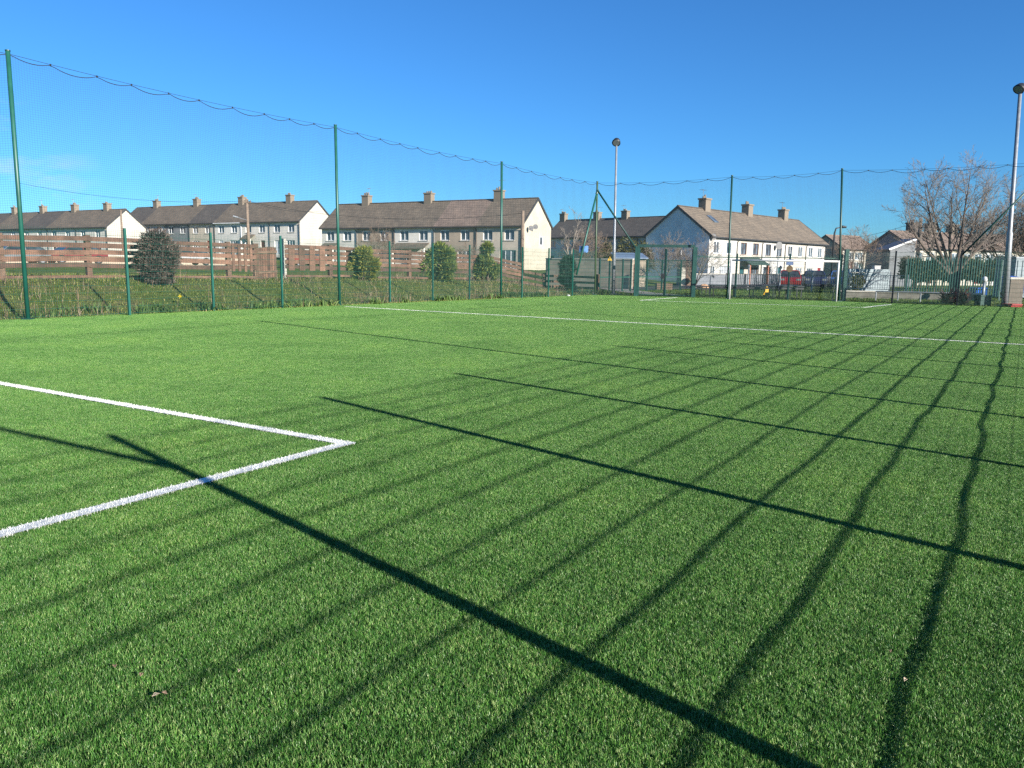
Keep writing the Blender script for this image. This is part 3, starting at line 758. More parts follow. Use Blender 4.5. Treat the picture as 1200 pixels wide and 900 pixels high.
terrace((612, 262.7), 88, rad(-61), 377, 5, 3.6, 3.0, [585, 503, 430], 5.1, [
    hc('end house with a tall cream yellow sunlit gable in the middle of the photo', W_beige, gable=(W_cream, 'r'), lower='patio', gwin=[(4.2, 2.9, 0.7, 1.0)], dishes=[((6.45, 1.1, 4.7), (0.6, -0.8, 0.2)), ((6.45, 2.2, 4.9), (0.6, -0.8, 0.2))]),
    hc('brown pebbledash house with a lighter pinkish roof left of the cream gable house', W_brown, ROOF2, lower='mirror'),
    hc('pale grey house with a lean to porch roof in the middle terrace', W_pale, ROOF1, lower='std', porch=('std', 0.3, 5.2, ROOF1)),
    hc('brown house behind the bare bushes and the first golden conifer', W_brown, ROOF1, lower='mirror'),
    hc('pale house at the left end of the middle terrace behind the second tall post', W_pale, ROOF1, porch=('std', 0.4, 2.8, ROOF1))], 'houses of the middle terrace')
terrace((790, 275.0), 110, rad(-46), 640, 4, 3.6, 2.7, [733, 700, 655], 5.1, [
    hc('right end house of the far dark roofed terrace, half hidden by the shaded gable', W_grey, ROOF3),
    hc('far grey brown house above the olive bush left of the gate', W_brown, ROOF3, lower='mirror'),
    hc('far house seen just right of the olive corner post', W_grey, ROOF3),
    hc('far house right of the cream gable behind the birch twigs', W_pale, ROOF3, lower='mirror')], 'houses of the far dark roofed terrace')
terrace((832, 275), 75, rad(43.4), 967.6, 5, 3.6, 2.7, [828, 875.5, 917.5], 5.1, [
    hc('white end house with a bluish shaded gable and grey garage doors behind the goal', W_hwhite, ROOF1, gable=(wallm('shade_lifted_gable_render', rgb(0.72, 0.71, 0.69)), 'l'), lower='garage', pairs=[(0.9, 2.0), (3.4, 4.5)], skylight=3.6, gwin=[(3.0, 3.0, 0.6, 1.0)], dishes=[((0.25, -0.25, 4.9), (-0.3, -1, 0.2))]),  # gable colour raised above the front wall's to lift its shade
    hc('cream house with brown windows and a dark green porch canopy behind the goal', W_ivory, ROOF1, m_brownf, porch=('brick', 0.7, 5.0, mat('dark_green_canopy', rgb(0.03, 0.06, 0.05), 0.6)), lower='mirror'),
    hc('white house with two dark windows right of the green canopy house', W_hwhite, ROOF1, mat('dark_frame', rgb(0.05, 0.04, 0.045), 0.4), dishes=[((2.9, -0.25, 4.3), (0.3, -1, 0.2))]),
    hc('ivory house behind the small blue sign and brown disc', W_ivory, ROOF1, lower='mirror'),
    hc('white house at the far right end of the terrace behind the goal', W_hwhite, ROOF1)], 'houses of the terrace behind the goal', near_is_right=False)
terrace((988, 291), 122, rad(62), 1026, 3, 3.4, 2.0, [], 4.2, [
    hc('small house with a dark brown gable right of the goal', W_ivory, ROOF2, gable=(W_brown, 'l'), below=3),
    hc('small cream house between the goal and the grey gable house', W_ivory, ROOF2, below=3),
    hc('small cream house partly hidden by the grey gable house', W_cream, ROOF2, below=3)], 'small houses in the gap right of the goal', near_is_right=False)
terrace((1069, 289.5), 88, rad(66), 1230, 6, 3.1, 1.75, [1070, 1090, 1115], 4.1, [
    hc('grey gabled house left of the big bare tree', W_ivory, ROOF2, gable=(W_slate, 'l'), cm=mat('dark_chimney', rgb(0.10, 0.08, 0.07), 0.9), below=2),
    hc('cream house directly left of the big bare tree trunk', W_cream, ROOF2, below=2),
    hc('cream house behind the big bare tree trunk', W_ivory, ROOF2, below=2),
    hc('white house right of the big bare tree trunk', W_hwhite, ROOF2, below=2),
    hc('cream house behind the reddish bare tree', W_cream, ROOF2, below=2),
    hc('cream house cut by the right edge of the photo', W_ivory, ROOF2, below=2)], 'houses of the terrace behind the bare tree', near_is_right=False)

# grey extension in front of the grey gable
def extension():
    p = atd(1040, 333, 80); p.z = 0; o = thing('house_extension', 'low grey extension with a sloping pale edged roof below the grey gable', 'extension', p)
    b = MB(); b.prism([(0, -1), (2.5, -1), (2.5, 4.75), (0, 3.75)], 'y', 0, 3.0); b.build('wall', W_slate, o)
    b = MB(); b.prism([(-0.2, 3.68), (2.6, 4.80), (2.6, 4.92), (-0.2, 3.80)], 'y', -0.15, 3.1); b.build('roof', mat('slate_sheet', rgb(0.16, 0.17, 0.19), 0.6), o)
    b = MB(); b.bar((-0.2, -0.17, 3.74), (2.6, -0.17, 4.86), 0.04, 0.18); b.build('barge_board', m_upvc, o)
extension()

# ------------------------------------------------------------------ wooden fence on the bank
def wood_fence():
    az = math.atan2(ldir.x, ldir.y); P0 = L1 + ln * 4.7
    pxs = [-60, 2, 104.5, 190, 268, 299.5, 333, 387, 432, 479.5, 521, 571, 611, 638, 662]
    pts = []
    for x in pxs:
        q = on_plane(x, 320, P0, az); pts.append(Vector((q.x, q.y, float(gz(q.x, q.y)))))
    end = at(700, 335, 0.5); pts.append(gv(LC + ln * 1.6 + ldir * 3.0))
    loc = pts[1]
    o = thing('wooden_fence', 'long brown wooden fence of wide boards on the bank behind the mesh fence', 'fence', loc)
    for i, p in enumerate(pts):
        if pxs[i] if i < len(pxs) else 0:
            pass
        b = MB(); conc = i == 6
        h = 1.42 if i < 12 else 1.1
        b.obox(p, ldir, 0.085, 0.075, p.z - 0.3, p.z + h + (0.2 if conc else 0.04)); pst = b.build('post', m_conc if conc else (m_wood2 if i in (1, 4, 5) else m_wood), o, loc=loc)
        if conc: pst['label'] = 'pale concrete fence post'
    for i in range(len(pts) - 1):
        if i == 5: continue
        a, c = pts[i], pts[i + 1]; b = MB(); d = (c - a); d.z = 0; d.normalize(); off = -ln * -0.0
        hts = [(1.32, 0.15), (1.11, 0.16), (0.89, 0.155), (0.68, 0.165), (0.47, 0.15), (0.11, 0.09)]
        if i >= 12: hts = [(0.95, 0.14), (0.62, 0.14), (0.3, 0.14)]
        for z, hh in hts:
            j = random.uniform(-0.03, 0.03); k = random.uniform(-0.03, 0.03)
            b.bar(a + Vector((0, 0, z + j)) + ln * -0.095, c + Vector((0, 0, z + k)) + ln * -0.095, 0.03, hh)
        pan = b.build('board_panel', m_wood, o, loc=loc)
        if i in (4, 6):                            # pierced decorative panel
            b = MB(); Ld = (c - a).length
            for s in np.arange(0.12, 1.0, 0.22):
                q = a.lerp(c, float(s)); b.bar(q + Vector((0, 0, 0.32)) + ln * -0.13, q + Vector((0, 0, 1.36)) + ln * -0.13, 0.24 * Ld * 0.4 if i == 4 else 0.3, 0.025, up=(ln.x, ln.y, 0))
            b.build('pierced_boards', m_wood, o, loc=loc)
    # solid gate panel
    a, c = pts[5], pts[6]; g = thing('garden_gate', 'solid brown plank gate panel set in the wooden fence', 'gate', a)
    b = MB(); Ld = (c - a).length; d = (c - a) / Ld; n = 8
    for k in range(n):
        s0 = 0.10 + (Ld - 0.5) * k / n; s1 = 0.10 + (Ld - 0.5) * (k + 1) / n - 0.012
        q = a + d * ((s0 + s1) / 2); b.obox(q - ln * 0.05, d, (s1 - s0) / 2, 0.014, q.z + 0.05, q.z + 1.28 + 0.03 * math.sin(k * 0.45))
    b.build('planks', m_wood, g, loc=a)
    b = MB()
    for z in (0.3, 1.1): b.bar(a + d * 0.1 + Vector((0, 0, z)) - ln * 0.085, a + d * (Ld - 0.4) + Vector((0, 0, z)) - ln * 0.085, 0.03, 0.1)
    b.bar(a + d * 0.04 - ln * 0.08 + Vector((0, 0, -0.1)), a + d * 0.04 - ln * 0.08 + Vector((0, 0, 1.45)), 0.12, 0.1); b.build('rails', m_wood2, g, loc=a)
    return pts
WF = wood_fence()

# ------------------------------------------------------------------ vegetation
m_bank = foliage_mat('bank_grass', [(0.15, rgb(0.08, 0.14, 0.026)), (0.4, rgb(0.17, 0.225, 0.05)), (0.62, rgb(0.28, 0.29, 0.085)), (0.82, rgb(0.44, 0.36, 0.18))], 0.7, 0.4)
m_weed = foliage_mat('dead_weeds', [(0.2, rgb(0.13, 0.085, 0.055)), (0.5, rgb(0.27, 0.185, 0.12)), (0.8, rgb(0.46, 0.36, 0.25))], 0.8, 0.2)
m_lawn = foliage_mat('lawn_grass', [(0.15, rgb(0.03, 0.07, 0.012)), (0.5, rgb(0.065, 0.125, 0.02)), (0.8, rgb(0.13, 0.16, 0.035))], 0.5)
def scatter_uv(n, u0, u1, v0, v1, dens=None):
    u = RNG.uniform(u0, u1, n); v = RNG.uniform(v0, v1, n)
    x = L1.x + ln.x * u + ldir.x * v; y = L1.y + ln.y * u + ldir.y * v
    return x, y, u, v
def vnoise(x, y, s, seed=0):
    return 0.5 + 0.5 * (np.sin(x * s + 1.3 * np.sin(y * s * 0.7 + seed)) * np.sin(y * s * 1.1 + 1.7 * np.sin(x * s * 0.6 + seed * 2)))
def bank():
    x, y, u, v = scatter_uv(90000, 0.12, 14, -9, 33)
    z = gz(x, y)
    V, f = blades(len(x), np.stack([x, y], -1), 0.04, 0.13, 0.022, 1.1, z0=z - 0.01)
    tag(mesh_obj('bank_grass', V, f, m_bank), 'rough grass on the bank between the pitch and the wooden fence', None, kind='stuff')
    x, y, u, v = scatter_uv(20000, 0.25, 5.2, -9, 33)
    keep = RNG.uniform(0, 1, len(x)) < np.clip(vnoise(x, y, 0.9, 2) * 1.1 - 0.25, 0, 1) ** 1.6 * (0.45 + 0.55 * sstep(10, 16, v)) 
    x, y = x[keep], y[keep]; z = gz(x, y)
    V, f = blades(len(x), np.stack([x, y], -1), 0.15, 0.55, 0.011, 0.6, z0=z - 0.01)
    tag(mesh_obj('dead_weeds', V, f, m_weed), 'tangled brown dead weeds standing on the bank', None, kind='stuff')
    x, y, u, v = scatter_uv(9000, 0.2, 1.4, -9, 32)
    keep = vnoise(x, y, 1.5, 5) > 0.62; x, y = x[keep], y[keep]; z = gz(x, y)
    V, f = blades(len(x), np.stack([x, y], -1), 0.1, 0.34, 0.05, 0.9, z0=z)
    m_leafy = foliage_mat('leafy_weeds', [(0.2, rgb(0.05, 0.10, 0.028)), (0.6, rgb(0.10, 0.17, 0.045)), (0.9, rgb(0.19, 0.24, 0.07))], 1.0)
    tag(mesh_obj('leafy_weeds', V, f, m_leafy), 'green leafy weeds along the foot of the left mesh fence', None, kind='stuff')
    # far lawn behind the gate and goal
    n = 60000; X = RNG.uniform(3, 40, n); Y = RNG.uniform(35, 66, n)
    ins = np.array([not inside(a, b) for a, b in zip(X, Y)]); u = (X - L1.x) * ln.x + (Y - L1.y) * ln.y
    ins &= (u < 3) & ((X - FR.x) * rn.x + (Y - FR.y) * rn.y < 20)
    X, Y = X[ins], Y[ins]
    # leave the path bare
    V, f = blades(len(X), np.stack([X, Y], -1), 0.03, 0.11, 0.03, 0.8, z0=gz(X, Y))
    tag(mesh_obj('lawn_grass', V, f, m_lawn), 'mown lawn grass beyond the far end of the pitch', None, kind='stuff')
bank()

def leafy_crown(name, root, c, rx, ry, rz_, n, m, size, lumps=14, seed=0, shape='cone', droop=0.0):
    rng = np.random.default_rng(seed)
    V = np.empty((n, 3, 3)); 
    # lumps on an ovoid
    lc = []
    for i in range(lumps):
        t = rng.uniform(0, 1); a = rng.uniform(0, 2 * np.pi)
        rr = {'cone': (1 - t) ** 0.75 * 0.9 + 0.10, 'ball': math.sqrt(max(0.05, 1 - (2 * t - 1) ** 2)), 'egg': (math.sin(min(1, t * 1.25 + 0.18) * math.pi / 1.0) if t < 0.3 else (1 - ((t - 0.3) / 0.7) ** 1.7) * 0.95 + 0.05)}[shape]
        rr = max(0.12, rr) * (rng.uniform(0.55, 0.85) if lumps > 20 else rng.uniform(0.45, 1.0))
        lc.append((math.cos(a) * rr * rx, math.sin(a) * rr * ry, t * rz_, 0.30 + 0.2 * rng.random()))
    lc = np.array(lc); k = rng.integers(0, lumps, n)
    d = rng.normal(0, 1, (n, 3)); d /= np.linalg.norm(d, axis=1)[:, None]
    rad_ = rng.uniform(0.55, 1.05, n) ** 0.6
    p = lc[k, :3] + d * (lc[k, 3] * rad_)[:, None] * np.array([rx, ry, min(rx, rz_ * 0.5)])
    p[:, 2] = np.clip(p[:, 2], 0.02, None)
    out = p * np.array([1 / rx, 1 / ry, 0]) ; 
    dirn = d * 0.7 + np.stack([p[:, 0] / rx, p[:, 1] / ry, np.full(n, 0.5 - droop)], -1) * 0.6 + rng.normal(0, 0.35, (n, 3))
    dirn /= np.linalg.norm(dirn, axis=1)[:, None]
    s = np.cross(dirn, rng.normal(0, 1, (n, 3))); s /= np.linalg.norm(s, axis=1)[:, None]
    L = size * rng.uniform(0.6, 1.4, n)[:, None]
    V[:, 0] = p - s * L * 0.22; V[:, 1] = p + s * L * 0.22; V[:, 2] = p + dirn * L
    V += np.array(c)
    me = bpy.data.meshes.new(name); i = np.arange(n) * 3
    me.from_pydata(V.reshape(-1, 3).tolist(), [], np.stack([i, i + 1, i + 2], -1).tolist()); me.materials.append(m)
    o = bpy.data.objects.new(name, me); COL.objects.link(o); o.parent = root
    return o
m_gold = foliage_mat('golden_conifer', [(0.2, rgb(0.10, 0.12, 0.028)), (0.5, rgb(0.25, 0.27, 0.055)), (0.8, rgb(0.46, 0.42, 0.11))], 3, 0.4)
m_ever = foliage_mat('green_conifer', [(0.2, rgb(0.065, 0.11, 0.028)), (0.5, rgb(0.165, 0.225, 0.05)), (0.8, rgb(0.33, 0.35, 0.09))], 3, 0.4)
m_dkcon = foliage_mat('dark_conifer', [(0.2, rgb(0.012, 0.03, 0.018)), (0.6, rgb(0.028, 0.06, 0.03)), (0.9, rgb(0.06, 0.09, 0.04))], 3)
m_deadc = foliage_mat('dying_conifer', [(0.2, rgb(0.042, 0.036, 0.032)), (0.55, rgb(0.11, 0.085, 0.070)), (0.85, rgb(0.21, 0.155, 0.125))], 3, 0.1)
m_olive = foliage_mat('olive_bush', [(0.2, rgb(0.03, 0.04, 0.014)), (0.5, rgb(0.075, 0.085, 0.03)), (0.8, rgb(0.15, 0.14, 0.055))], 1.5)
m_phor = foliage_mat('dark_red_strap_leaves', [(0.2, rgb(0.02, 0.012, 0.012)), (0.6, rgb(0.07, 0.028, 0.026)), (0.9, rgb(0.16, 0.09, 0.07))], 3, 0.15)
def conifer(cx, y0, y1, wpx, D, m, label, shape='cone', n=3600, size=0.16, name='conifer', seed=1, cat='conifer'):
    p = gv(atd(cx, y1, D)); top = atd(cx, y0, D).z; H = max(0.6, top - p.z); r = wpx / 2 * D / FPX
    o = thing(name, label, cat, p, 0, 'evergreens on the bank')
    b = MB(); b.tube([(0, 0, -0.15), (0, 0, H * 0.75)], [0.07, 0.02], 7); b.build('trunk', m_bark, o)
    leafy_crown('foliage', o, (0, 0, 0.06), r * (0.95 if shape == 'ball' else 0.82), r * (0.95 if shape == 'ball' else 0.82), H * (0.76 if shape == 'ball' else 0.77), n, m, size, lumps=48 if cat == 'shrub' else 16, seed=seed, shape=shape)
def dep_on(x, off): q = on_plane(x, 320, L1 + ln * off, math.atan2(ldir.x, ldir.y)); return q.y
conifer(187.5, 264, 333, 46, dep_on(187.5, 3.5), m_deadc, 'dark brownish round shrub on the bank at the left', 'ball', 11000, 0.11, 'round_shrub', 3, 'shrub')
conifer(426, 281, 328, 34, dep_on(426, 4.0), m_gold, 'golden green conifer nearest the second tall post', 'egg', 4200, 0.17, seed=5)
conifer(517, 281, 329, 40, dep_on(517, 4.1), m_ever, 'bushy green conifer second from the left, beside a low fence post', 'ball', 5200, 0.17, seed=6)
conifer(571, 277, 328, 36, dep_on(571, 4.1), m_ever, 'pointed green conifer just left of the third tall post', 'cone', 4200, 0.17, seed=8)
conifer(664, 292, 333, 30, dep_on(664, 3.2), m_dkcon, 'dark blue green conifer at the end of the wooden fence', 'cone', 3800, 0.17, seed=9)

def bush(cx, y0, y1, wpx, D, m, label, n=2500, size=0.2, seed=0, shape='ball'):
    p = gv(atd(cx, y1, D)); H = atd(cx, y0, D).z - p.z; r = wpx / 2 * D / FPX
    o = thing('bush', label, 'bush', p)
    b = MB()
    for k in range(5): b.tube([(0, 0, -0.1), (math.cos(k * 1.3) * r * 0.4, math.sin(k * 1.3) * r * 0.4, H * 0.6)], [0.04, 0.015], 5)
    b.build('stem', m_bark, o); leafy_crown('foliage', o, (0, 0, 0.1), r * 0.9, r * 0.9, H * 0.85, n, m, size, lumps=22, seed=seed, shape=shape)
bush(709, 283, 318, 26, 68, m_olive, 'low olive bush left of the grey floodlight pole', 3000, 0.22, 21)
bush(741, 277, 318, 44, 70, m_olive, 'wide olive bush right of the grey floodlight pole', 4500, 0.24, 22)
bush(1003, 322, 334, 22, 52, m_olive, 'small weedy bush behind the grey boarded fence', 1200, 0.15, 23)

# bare trees
def bare_tree(base, H, label, seed, limbs, counts=(11, 7, 5), trunk_r=0.22, mt=m_bark, mw=m_twig, name='bare_tree', twig_r=0.006, trunk_h=0.12, angle=42, blen=0.5, up=0.55):
    """limbs: list of (dx, dy, length factor) aims for the main limbs rising from the short trunk"""
    rng = random.Random(seed); o = thing(name, label, 'tree', base); tr = MB(); cw = MB()
    def path(p, d, L, r0, r1, seg, wob, lift):
        pts = [p]; rs = [r0]; q = p; dd = d.normalized()
        for i in range(seg):
            dd = (dd + Vector((rng.gauss(0, wob), rng.gauss(0, wob), rng.gauss(0, wob) + lift))).normalized(); q = q + dd * (L / seg); pts.append(q); rs.append(r0 + (r1 - r0) * ((i + 1) / seg) ** 0.8)
        return pts, rs
    def sprout(pts, rs, L, lev):
        if lev >= len(counts): return
        n = counts[lev]; seg = len(pts) - 1
        for k in range(n):
            t = 0.22 + 0.78 * (k + rng.random()) / n if lev == 0 else 0.12 + 0.88 * (k + rng.random()) / n
            i = min(seg - 1, int(t * seg)); f = t * seg - i; p = pts[i].lerp(pts[i + 1], f); d = (pts[i + 1] - pts[i]).normalized(); r = rs[i] + (rs[i + 1] - rs[i]) * f
            side = d.cross(Vector((rng.gauss(0, 1), rng.gauss(0, 1), rng.gauss(0, 1)))).normalized(); a = rad(angle * rng.uniform(0.65, 1.25))
            nd = d * math.cos(a) + side * math.sin(a)
            l = L * blen * (1.12 - 0.62 * t) * rng.uniform(0.7, 1.2)
            rr = max(twig_r, min(r * 0.62, 0.02 + 0.0 * l) if lev > 0 else min(r * 0.6, 0.075))
            if lev == 1: rr = max(twig_r, min(r * 0.6, 0.018))
            if lev == 2: rr = twig_r
            q, s_ = path(p, nd, l, rr, twig_r, 5 if lev < 2 else 3, 0.12, 0.10 * up)
            cw.tube(q, s_, 5 if lev == 0 else 3, False); sprout(q, s_, l, lev + 1)
    th = H * trunk_h
    tp, ts = path(Vector((0, 0, -0.15)), Vector((0, 0, 1)), th + 0.15, trunk_r * 1.15, trunk_r * 0.9, 3, 0.03, 0)
    tr.tube([tp[0] + Vector((0, 0, 0.0))] + tp[1:], [trunk_r * 1.5] + ts[1:], 10, False)
    for dx, dy, lf in limbs:
        d = Vector((dx, dy, 1)).normalized(); L = (H - th) * lf * 0.86
        q, s_ = path(tp[-1] - Vector((0, 0, 0.1)), d, L, trunk_r * (0.8 if len(limbs) < 4 else 0.5), twig_r * 1.5, 9, 0.06, 0.05 * up)
        tr.tube(q, s_, 8, False); sprout(q, s_, L, 0)
    zz = max(v[2] for v in cw.v); sc_ = H / zz
    for b in (tr, cw): b.v = [(v[0] * sc_, v[1] * sc_, v[2] * sc_) for v in b.v]
    tr.build('trunk', mt, o, smooth=True); cw.build('crown', mw, o)
    return o
def gtree(x, ytop, ybase, D, label, seed, limbs, **k):
    p = gv(atd(x, ybase, D)); return bare_tree(p, atd(x, ytop, D).z - p.z, label, seed, limbs, **k)
gtree(1117, 172, 346, 50, 'big bare tree with spreading limbs behind the green palisade fence', 12, [(-0.60, 0.1, 0.98), (0.10, -0.05, 1.0), (0.42, 0.15, 1.0), (0.05, 0.45, 0.95), (-0.25, 0.3, 1.0), (-1.05, 0.0, 0.85), (0.8, 0.1, 0.9)], counts=(14, 9, 6), trunk_r=0.30, twig_r=0.0065, trunk_h=0.14, blen=0.50, up=0.7)
fan = [(-0.55, 0.1, 0.8), (0.1, -0.1, 1.0), (0.5, 0.1, 0.85), (-0.15, 0.4, 0.95), (0.25, -0.4, 0.9), (-0.3, -0.3, 0.85)]
gtree(1180, 215, 335, 66, 'reddish brown twiggy tree behind the right floodlight pole', 5, fan, counts=(13, 9, 6), mw=m_twig2, trunk_r=0.2, twig_r=0.011, blen=0.55, trunk_h=0.08)
gtree(1222, 190, 335, 62, 'reddish twiggy tree cut off by the right edge', 9, fan, counts=(13, 9, 6), mw=m_twig2, trunk_r=0.2, twig_r=0.011, blen=0.55, trunk_h=0.08)
gtree(667, 240, 322, 58, 'pale barked birch right of the cream gable', 31, [(0.02, 0.05, 1.0), (-0.3, 0.1, 0.7)], counts=(12, 5, 3), mt=m_birch, mw=m_birch, trunk_r=0.12, twig_r=0.006, trunk_h=0.3, blen=0.42)
gtree(815, 268, 333, 60, 'pale multi stemmed bare tree in front of the white end house', 33, fan, counts=(9, 6, 4), mt=m_twig, mw=m_twig, trunk_r=0.12, twig_r=0.007, trunk_h=0.08, blen=0.62, up=0.3)
gtree(778, 268, 333, 66, 'thin bare tree in front of the bluish shaded gable', 34, fan, counts=(9, 6, 4), mt=m_twig, mw=m_twig, trunk_r=0.09, twig_r=0.007, trunk_h=0.08, blen=0.6, up=0.4)
gtree(1005, 262, 332, 78, 'small bare tree between the goal and the grey gable house', 35, fan, counts=(9, 6, 4), mw=m_twig2, trunk_r=0.1, twig_r=0.008, trunk_h=0.1, blen=0.6, up=0.4)
gtree(447, 255, 318, 66, 'pale bare shrub tree in front of the middle terrace', 36, fan, counts=(8, 5, 4), mt=m_twig, mw=m_twig2, trunk_r=0.07, twig_r=0.007, trunk_h=0.06, blen=0.65, up=0.3)
gtree(551, 280, 320, 58, 'small bare twiggy shrub left of the pointed conifer', 37, fan, counts=(7, 5, 4), mt=m_birch, mw=m_twig2, trunk_r=0.05, twig_r=0.006, trunk_h=0.06, blen=0.65, up=0.3)
gtree(690, 262, 322, 66, 'bare brown shrub behind the olive corner post', 38, fan, counts=(9, 6, 4), mt=m_bark, mw=m_twig2, trunk_r=0.06, twig_r=0.008, trunk_h=0.05, blen=0.65, up=0.3)
def phormium():
    c = gv(at(1118, 357.5)); c = c + Vector((0.5, 0.8, 0)); o = thing('strap_leaf_plant', 'dark red spiky strap leaved plant at the edge of the pitch on the right', 'plant', c)
    rng = random.Random(4); fo = []
    for cl, (ox, oy) in enumerate(((-0.35, 0), (0.4, 0.1))):
        b = MB()
        for k in range(150):
            a = rng.uniform(0, 2 * math.pi); L = rng.uniform(0.5, 1.05); el = rng.uniform(0.35, 1.45); w = rng.uniform(0.02, 0.04)
            h = Vector((math.cos(a), math.sin(a), 0)); s = Vector((-h.y, h.x, 0)) * w
            p0 = Vector((ox, oy, 0)) + h * rng.uniform(0, 0.12); p1 = p0 + (h * math.cos(el) + Vector((0, 0, math.sin(el)))) * L * 0.6
            p2 = p1 + (h * math.cos(el - 0.5) + Vector((0, 0, math.sin(el - 0.5)))) * L * 0.45
            b.add([p0 - s * 0.5, p0 + s * 0.5, p1 + s, p1 - s, p2], [(0, 1, 2, 3), (3, 2, 4)])
        b.build('leaf_clump', m_phor, o)
phormium()
def daffodil():
    p = at(211, 351, 0.35); q = gv((p.x, p.y)); o = thing('daffodil', 'single yellow daffodil on the bank right of the dark shrub', 'flower', q)
    b = MB(); b.tube([(0, 0, 0), (0.02, 0, 0.3)], 0.012, 5); b.build('stem', m_lawn, o)
    b = MB()
    for k in range(6):
        a = k * math.pi / 3; b.add([(0.02, -0.02, 0.32), (0.02 + 0.05 * math.cos(a - 0.3), -0.03, 0.32 + 0.05 * math.sin(a - 0.3)), (0.02 + 0.07 * math.cos(a), -0.04, 0.32 + 0.07 * math.sin(a)), (0.02 + 0.05 * math.cos(a + 0.3), -0.03, 0.32 + 0.05 * math.sin(a + 0.3))], [(0, 1, 2, 3)])
    b.tube([(0.02, -0.02, 0.32), (0.02, -0.1, 0.32)], [0.015, 0.025], 8); b.build('petals', mat('daffodil_yellow', rgb(0.8, 0.62, 0.02), 0.5), o)
daffodil()

# ------------------------------------------------------------------ poles, lamps, wires
def utility_pole(x, y0, y1, D, label, arm=None, lamp=False, w=0.22, m=m_pole, cross=True):
    p = atd(x, y1, D); p = gv(p); top = atd(x, y0, D).z; o = thing('utility_pole', label, 'pole', p, 0, 'wooden utility poles')
    H = top - p.z
    b = MB(); b.tube([(0, 0, -0.3), (0, 0, H)], [w * 0.6, w * 0.42], 10); b.build('pole', m, o, smooth=True)
    if cross:
        b = MB(); b.bar((-0.45, -0.12, H - 0.35), (0.45, -0.12, H - 0.35), 0.10, 0.10)
        for k in (-0.4, -0.15, 0.15, 0.4): b.tube([(k, -0.12, H - 0.3), (k, -0.12, H - 0.12)], 0.035, 6)
        b.build('crossarm', m_pole, o)
    if lamp:
        b = MB(); b.tube([(0, -0.1, H * 0.68), (-0.9, -0.25, H * 0.72)], 0.03, 6); a = b.build('lamp_arm', m_galv, o)
        b = MB(); b.tube([(-0.85, -0.25, H * 0.72), (-1.35, -0.3, H * 0.735)], [0.06, 0.11], 8); b.build('lamp', m_galv, a)
    return p, H
U1 = utility_pole(292.5, 233, 320, 80, 'wooden utility pole with a lamp arm in front of the second terrace', lamp=True, w=0.3)
U2 = utility_pole(30.5, 212, 320, 74, 'thin wooden utility pole right of the nearest tall green post', w=0.2, cross=False)
U3 = utility_pole(611.5, 247, 330, 62, 'short wooden utility pole in front of the cream gable', w=0.3, cross=False)
U4 = utility_pole(1072, 256, 335, 72, 'wooden utility pole left of the big bare tree', w=0.34, cross=False)
U5 = utility_pole(146, 246, 320, 90, 'thin wooden utility pole between the first and second terraces', w=0.22, cross=False)
def cable(a, b, sag, label):
    a = Vector(a); b = Vector(b); k = MB(); pts = []
    for i in range(17):
        s = i / 16; q = a.lerp(b, s) - a; q.z -= sag * 4 * s * (1 - s); pts.append(q)
    k.tube(pts, 0.014, 4); o = k.build('overhead_cable', m_rope); o.location = a; tag(o, label, 'cable', 'overhead cables')
up = lambda U, dz=-0.2: Vector((U[0].x, U[0].y, U[0].z + U[1] + dz))
cable(up(U2), up(U1), 0.7, 'overhead cable between the two leftmost utility poles')
cable(up(U1), up(U3), 1.0, 'overhead cable from the lamp arm pole to the cream gable pole')
cable(up(U1), atd(378, 247, 100), 0.5, 'overhead cable from the lamp arm pole down to the middle terrace roof')
cable(up(U4), atd(935, 283, 85), 0.6, 'overhead cable from the right utility pole to the white terrace')
cable(up(U4), atd(1195, 262, 70), 0.5, 'overhead cable from the right utility pole behind the bare tree')
def street_lamp(x, y0, y1, D, label):
    p = gv(atd(x, y1, D)); H = atd(x, y0, D).z - p.z; o = thing('street_lamp', label, 'street lamp', p)
    b = MB(); b.tube([(0, 0, -0.2), (0, 0, H * 0.9), (0.1, 0, H * 0.98), (0.5, 0, H)], [0.1, 0.08, 0.06, 0.04], 8); b.build('pole', m_dark, o, smooth=True)
    b = MB(); b.tube([(0.42, 0, H), (0.6, 0, H + 0.03), (0.95, 0, H + 0.01)], [0.06, 0.12, 0.08], 8); b.build('lamp_head', m_dark, o)
street_lamp(973.5, 266, 332, 66, 'dark street lamp with a short arm right of the goal')

# ------------------------------------------------------------------ yard beyond the far fence
def strip(name, pts, w, z, m):
    b = MB(); n = len(pts)
    for i, p in enumerate(pts):
        a = pts[max(0, i - 1)]; c = pts[min(n - 1, i + 1)]; d = Vector((c.x - a.x, c.y - a.y, 0)).normalized(); s = Vector((-d.y, d.x, 0)) * w / 2
        for q in (p - s, p + s): b.v.append((q.x, q.y, float(gz(q.x, q.y)) + z))
    for i in range(n - 1): b.f.append((2 * i, 2 * i + 2, 2 * i + 3, 2 * i + 1))
    return struct(b.build(name, m))
strip('path', [at(800, 347.6) + Vector((-0.6, 0.5, 0)), at(775, 346.0), at(752, 343.8), at(735, 341.5), at(722, 339.5), at(700, 337)], 1.9, 0.045, m_pathm)
Hd = Vector((math.sin(rad(43.4)), math.cos(rad(43.4)), 0)); Hn = Vector((-Hd.y, Hd.x, 0))
rc = atd(832, 330, 66)
strip('road', [Vector((rc.x, rc.y, 0)) + Hd * s for s in range(-14, 70, 4)], 6.0, 0.06, m_asph)
strip('road', [L1 + ln * 36 + ldir * s for s in range(-40, 50, 3)], 6.0, 0.05, m_asph)

